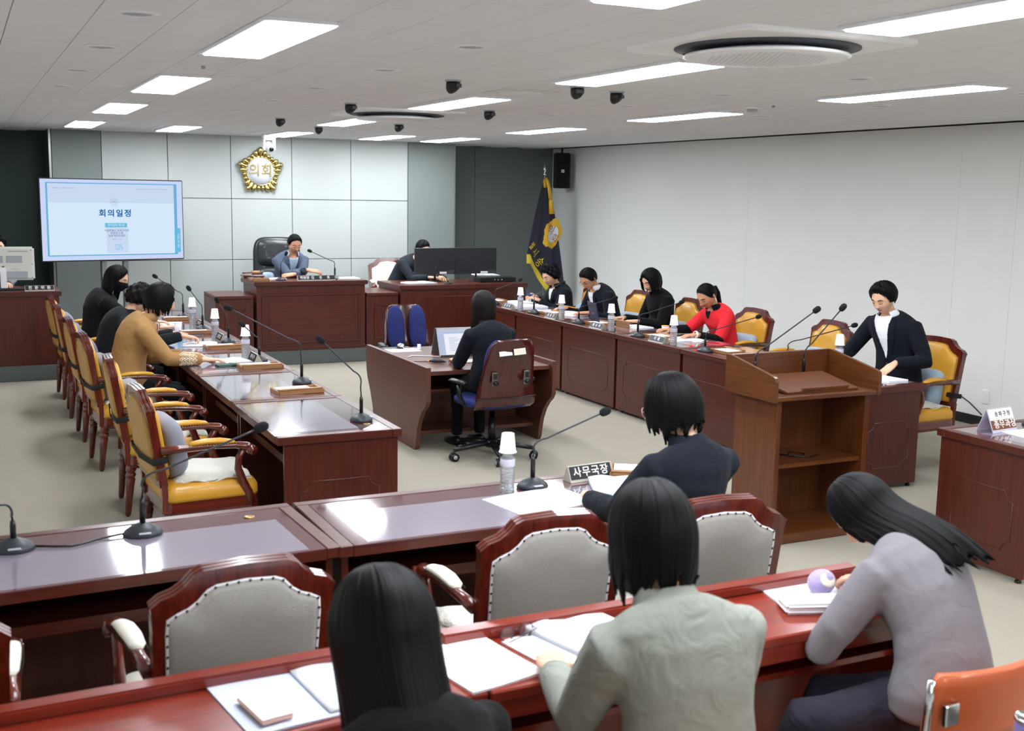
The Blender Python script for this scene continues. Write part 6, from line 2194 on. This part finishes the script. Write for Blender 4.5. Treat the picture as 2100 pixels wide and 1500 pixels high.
tag(M().tube([(6.14, 11.12, .80), (6.0, 11.30, .83), (5.985, 11.32, .833)], [.0045, .0045, .001], 8).build('pencil', 'pencil_yellow'), 'yellow pencil in the hand of the man with glasses', 'pencil')
t = thing('laptop', 'dark navy laptop with raised lid before the black-shirted woman', 'laptop', (5.93, 10.12, Z0), R(78))
M().box(-.15, .15, -.11, .11, 0, .014, b=.003).build('base_half', 'laptop_navy', t)
M().box(-.15, .15, -.004, .004, 0, .21, b=.003, mtx=Matrix.Translation((0, .11, .012)) @ Matrix.Rotation(R(-12), 4, 'X')).build('lid', 'laptop_navy', t)
M().box(-.03, .03, .0042, .005, .09, .098, mtx=Matrix.Translation((0, .11, .012)) @ Matrix.Rotation(R(-12), 4, 'X')).build('brand_mark', 'plastic_grey', t)
t = thing('wooden_box', 'upright brown wooden card beside the dark laptop', 'box', (5.93, 9.78, Z0), R(92))
M().box(-.11, .11, -.012, .012, 0, .065, b=.003).build('board', 'crate_x', t)
M().box(-.11, .11, -.05, -.012, 0, .01, b=.002).build('foot_board', 'crate_x', t)
tag(M().tube([(6.03, 8.50, Z0 + .005), (6.09, 8.38, Z0 + .005), (6.095, 8.37, Z0 + .005)], [.005, .005, .001], 8).build('red_pen', 'cloth_red'), 'red pen on the table beside the woman in red', 'pen')
tag(M().tube([(5.96 + .05 * math.cos(a), 8.53 + .028 * math.sin(a), Z0 + .004) for a in [q * .3 for q in range(20)]], .004, 6).build('earphone_loop', 'plastic_white'), 'white cable loop on the table before the woman in red', 'cable')
tag(M().tube([(6.075 + .008 * math.cos(a) * .6, 8.727 + .031 * math.sin(a), .79 + .031 * math.cos(a)) for a in [2 * PI * q / 20 for q in range(21)]], [(.013, .004)] * 21, 6).build('wristwatch', 'plastic_white'), 'white watch on the wrist of the woman in red', 'watch')
# rear bench things
t = thing('eyeglasses', 'thin dark folded eyeglasses on the rear-bench ledge', 'glasses', (1.42, 2.885, ZB), R(10))
g = M()
for s in (-1, 1):
    g.tube([(s * .034 + .024 * math.cos(a), 0, .024 + .021 * math.sin(a)) for a in [2 * PI * q / 20 for q in range(21)]], .0016, 6)
g.tube([(-.010, 0, .03), (0, .0, .034), (.010, 0, .03)], .0015, 6)
g.build('rims', 'frame_dark', t)
for s in (-1, 1):
    M().tube([(s * .058, 0, .03), (s * .06, -.02, .03), (s * -.01, -.012 - .006 * s, .012), (s * -.05, -.012 - .006 * s, .004)], .0015, 6).build('temple', 'frame_dark', t)
    M().lathe([(.0, 0), (.0225, .0004), (.0225, .0008), (.0, .001)], 16, mtx=Matrix.Translation((s * .034, 0, .024)) @ Matrix.Rotation(PI / 2, 4, 'X')).build('lens', 'clear_lens', t)
t = thing('pencil_case', 'long white glossy case lying by the sweater elbow', 'case', (2.40, 2.745, ZB), R(-20))
M().box(-.10, .10, -.055, .055, 0, .016, b=.007).build('lower_shell', 'phone_white', t)
M().box(-.099, .099, -.054, .054, .0165, .034, b=.009).build('upper_shell', 'phone_white', t)
t = thing('plush_toy', 'round lilac plush keychain with pale oval front on the rear bench', 'plush', (2.52, 2.84, ZB), R(15))
M().ball((0, 0, .042), (.055, .042, .042), 18, 12).build('body', 'lilac_plush', t)
M().lathe([(.0, .0), (.03, .001), (.031, .004), (.026, .006), (.0, .0065)], 20, sx=1.1, sy=.8, mtx=Matrix.Translation((-.014, -.03, .058)) @ Matrix.Rotation(R(50), 4, 'X')).build('oval_front', 'paper_cream', t)
M().tube([(.04, .0, .06), (.07, .01, .045), (.085, .012, .01)], .003, 6).build('strap', 'green_case', t)
phone(2.55, 2.70, ZB + .0045, (0, 0, R(60)), 'dark phone with glossy screen under the bent woman', 'black_plastic', 'phone_white')
tag(M().box(-.07, .07, -.012, .012, 0, .004, b=.001).build('white_ruler', 'phone_white', None, (2.43, 2.63, ZB), (0, 0, R(12))), 'white glossy strip at the rear-bench desk edge', 'ruler')
# tumbler on a small stool by the frame corner
t = thing('side_stool', 'dark stool beside the orange chair carrying a tumbler', 'stool', (2.40, 1.86, 0))
t.scale = (1, 1, 1.34)
M().lathe([(.14, .42), (.15, .425), (.15, .445), (.14, .45)], 24).build('seat', 'black_plastic', t)
for k in range(4):
    a = R(45 + 90 * k)
    M().tube([(.1 * math.cos(a), .1 * math.sin(a), .42), (.14 * math.cos(a), .14 * math.sin(a), 0)], .011, 8).build('leg', 'chrome', t)
t = thing('tumbler', 'purple steel tumbler with open rim at the picture corner', 'tumbler', (2.37, 1.875, .6035))
M().lathe([(.03, 0), (.034, .004), (.04, .15), (.041, .16), (.036, .16), (.035, .15), (.028, .01), (.0, .01)], 28).build('body', 'purple', t)
M().lathe([(.0385, .155), (.0425, .157), (.0425, .166), (.0385, .168), (.036, .164)], 28).build('rim', 'chrome', t)
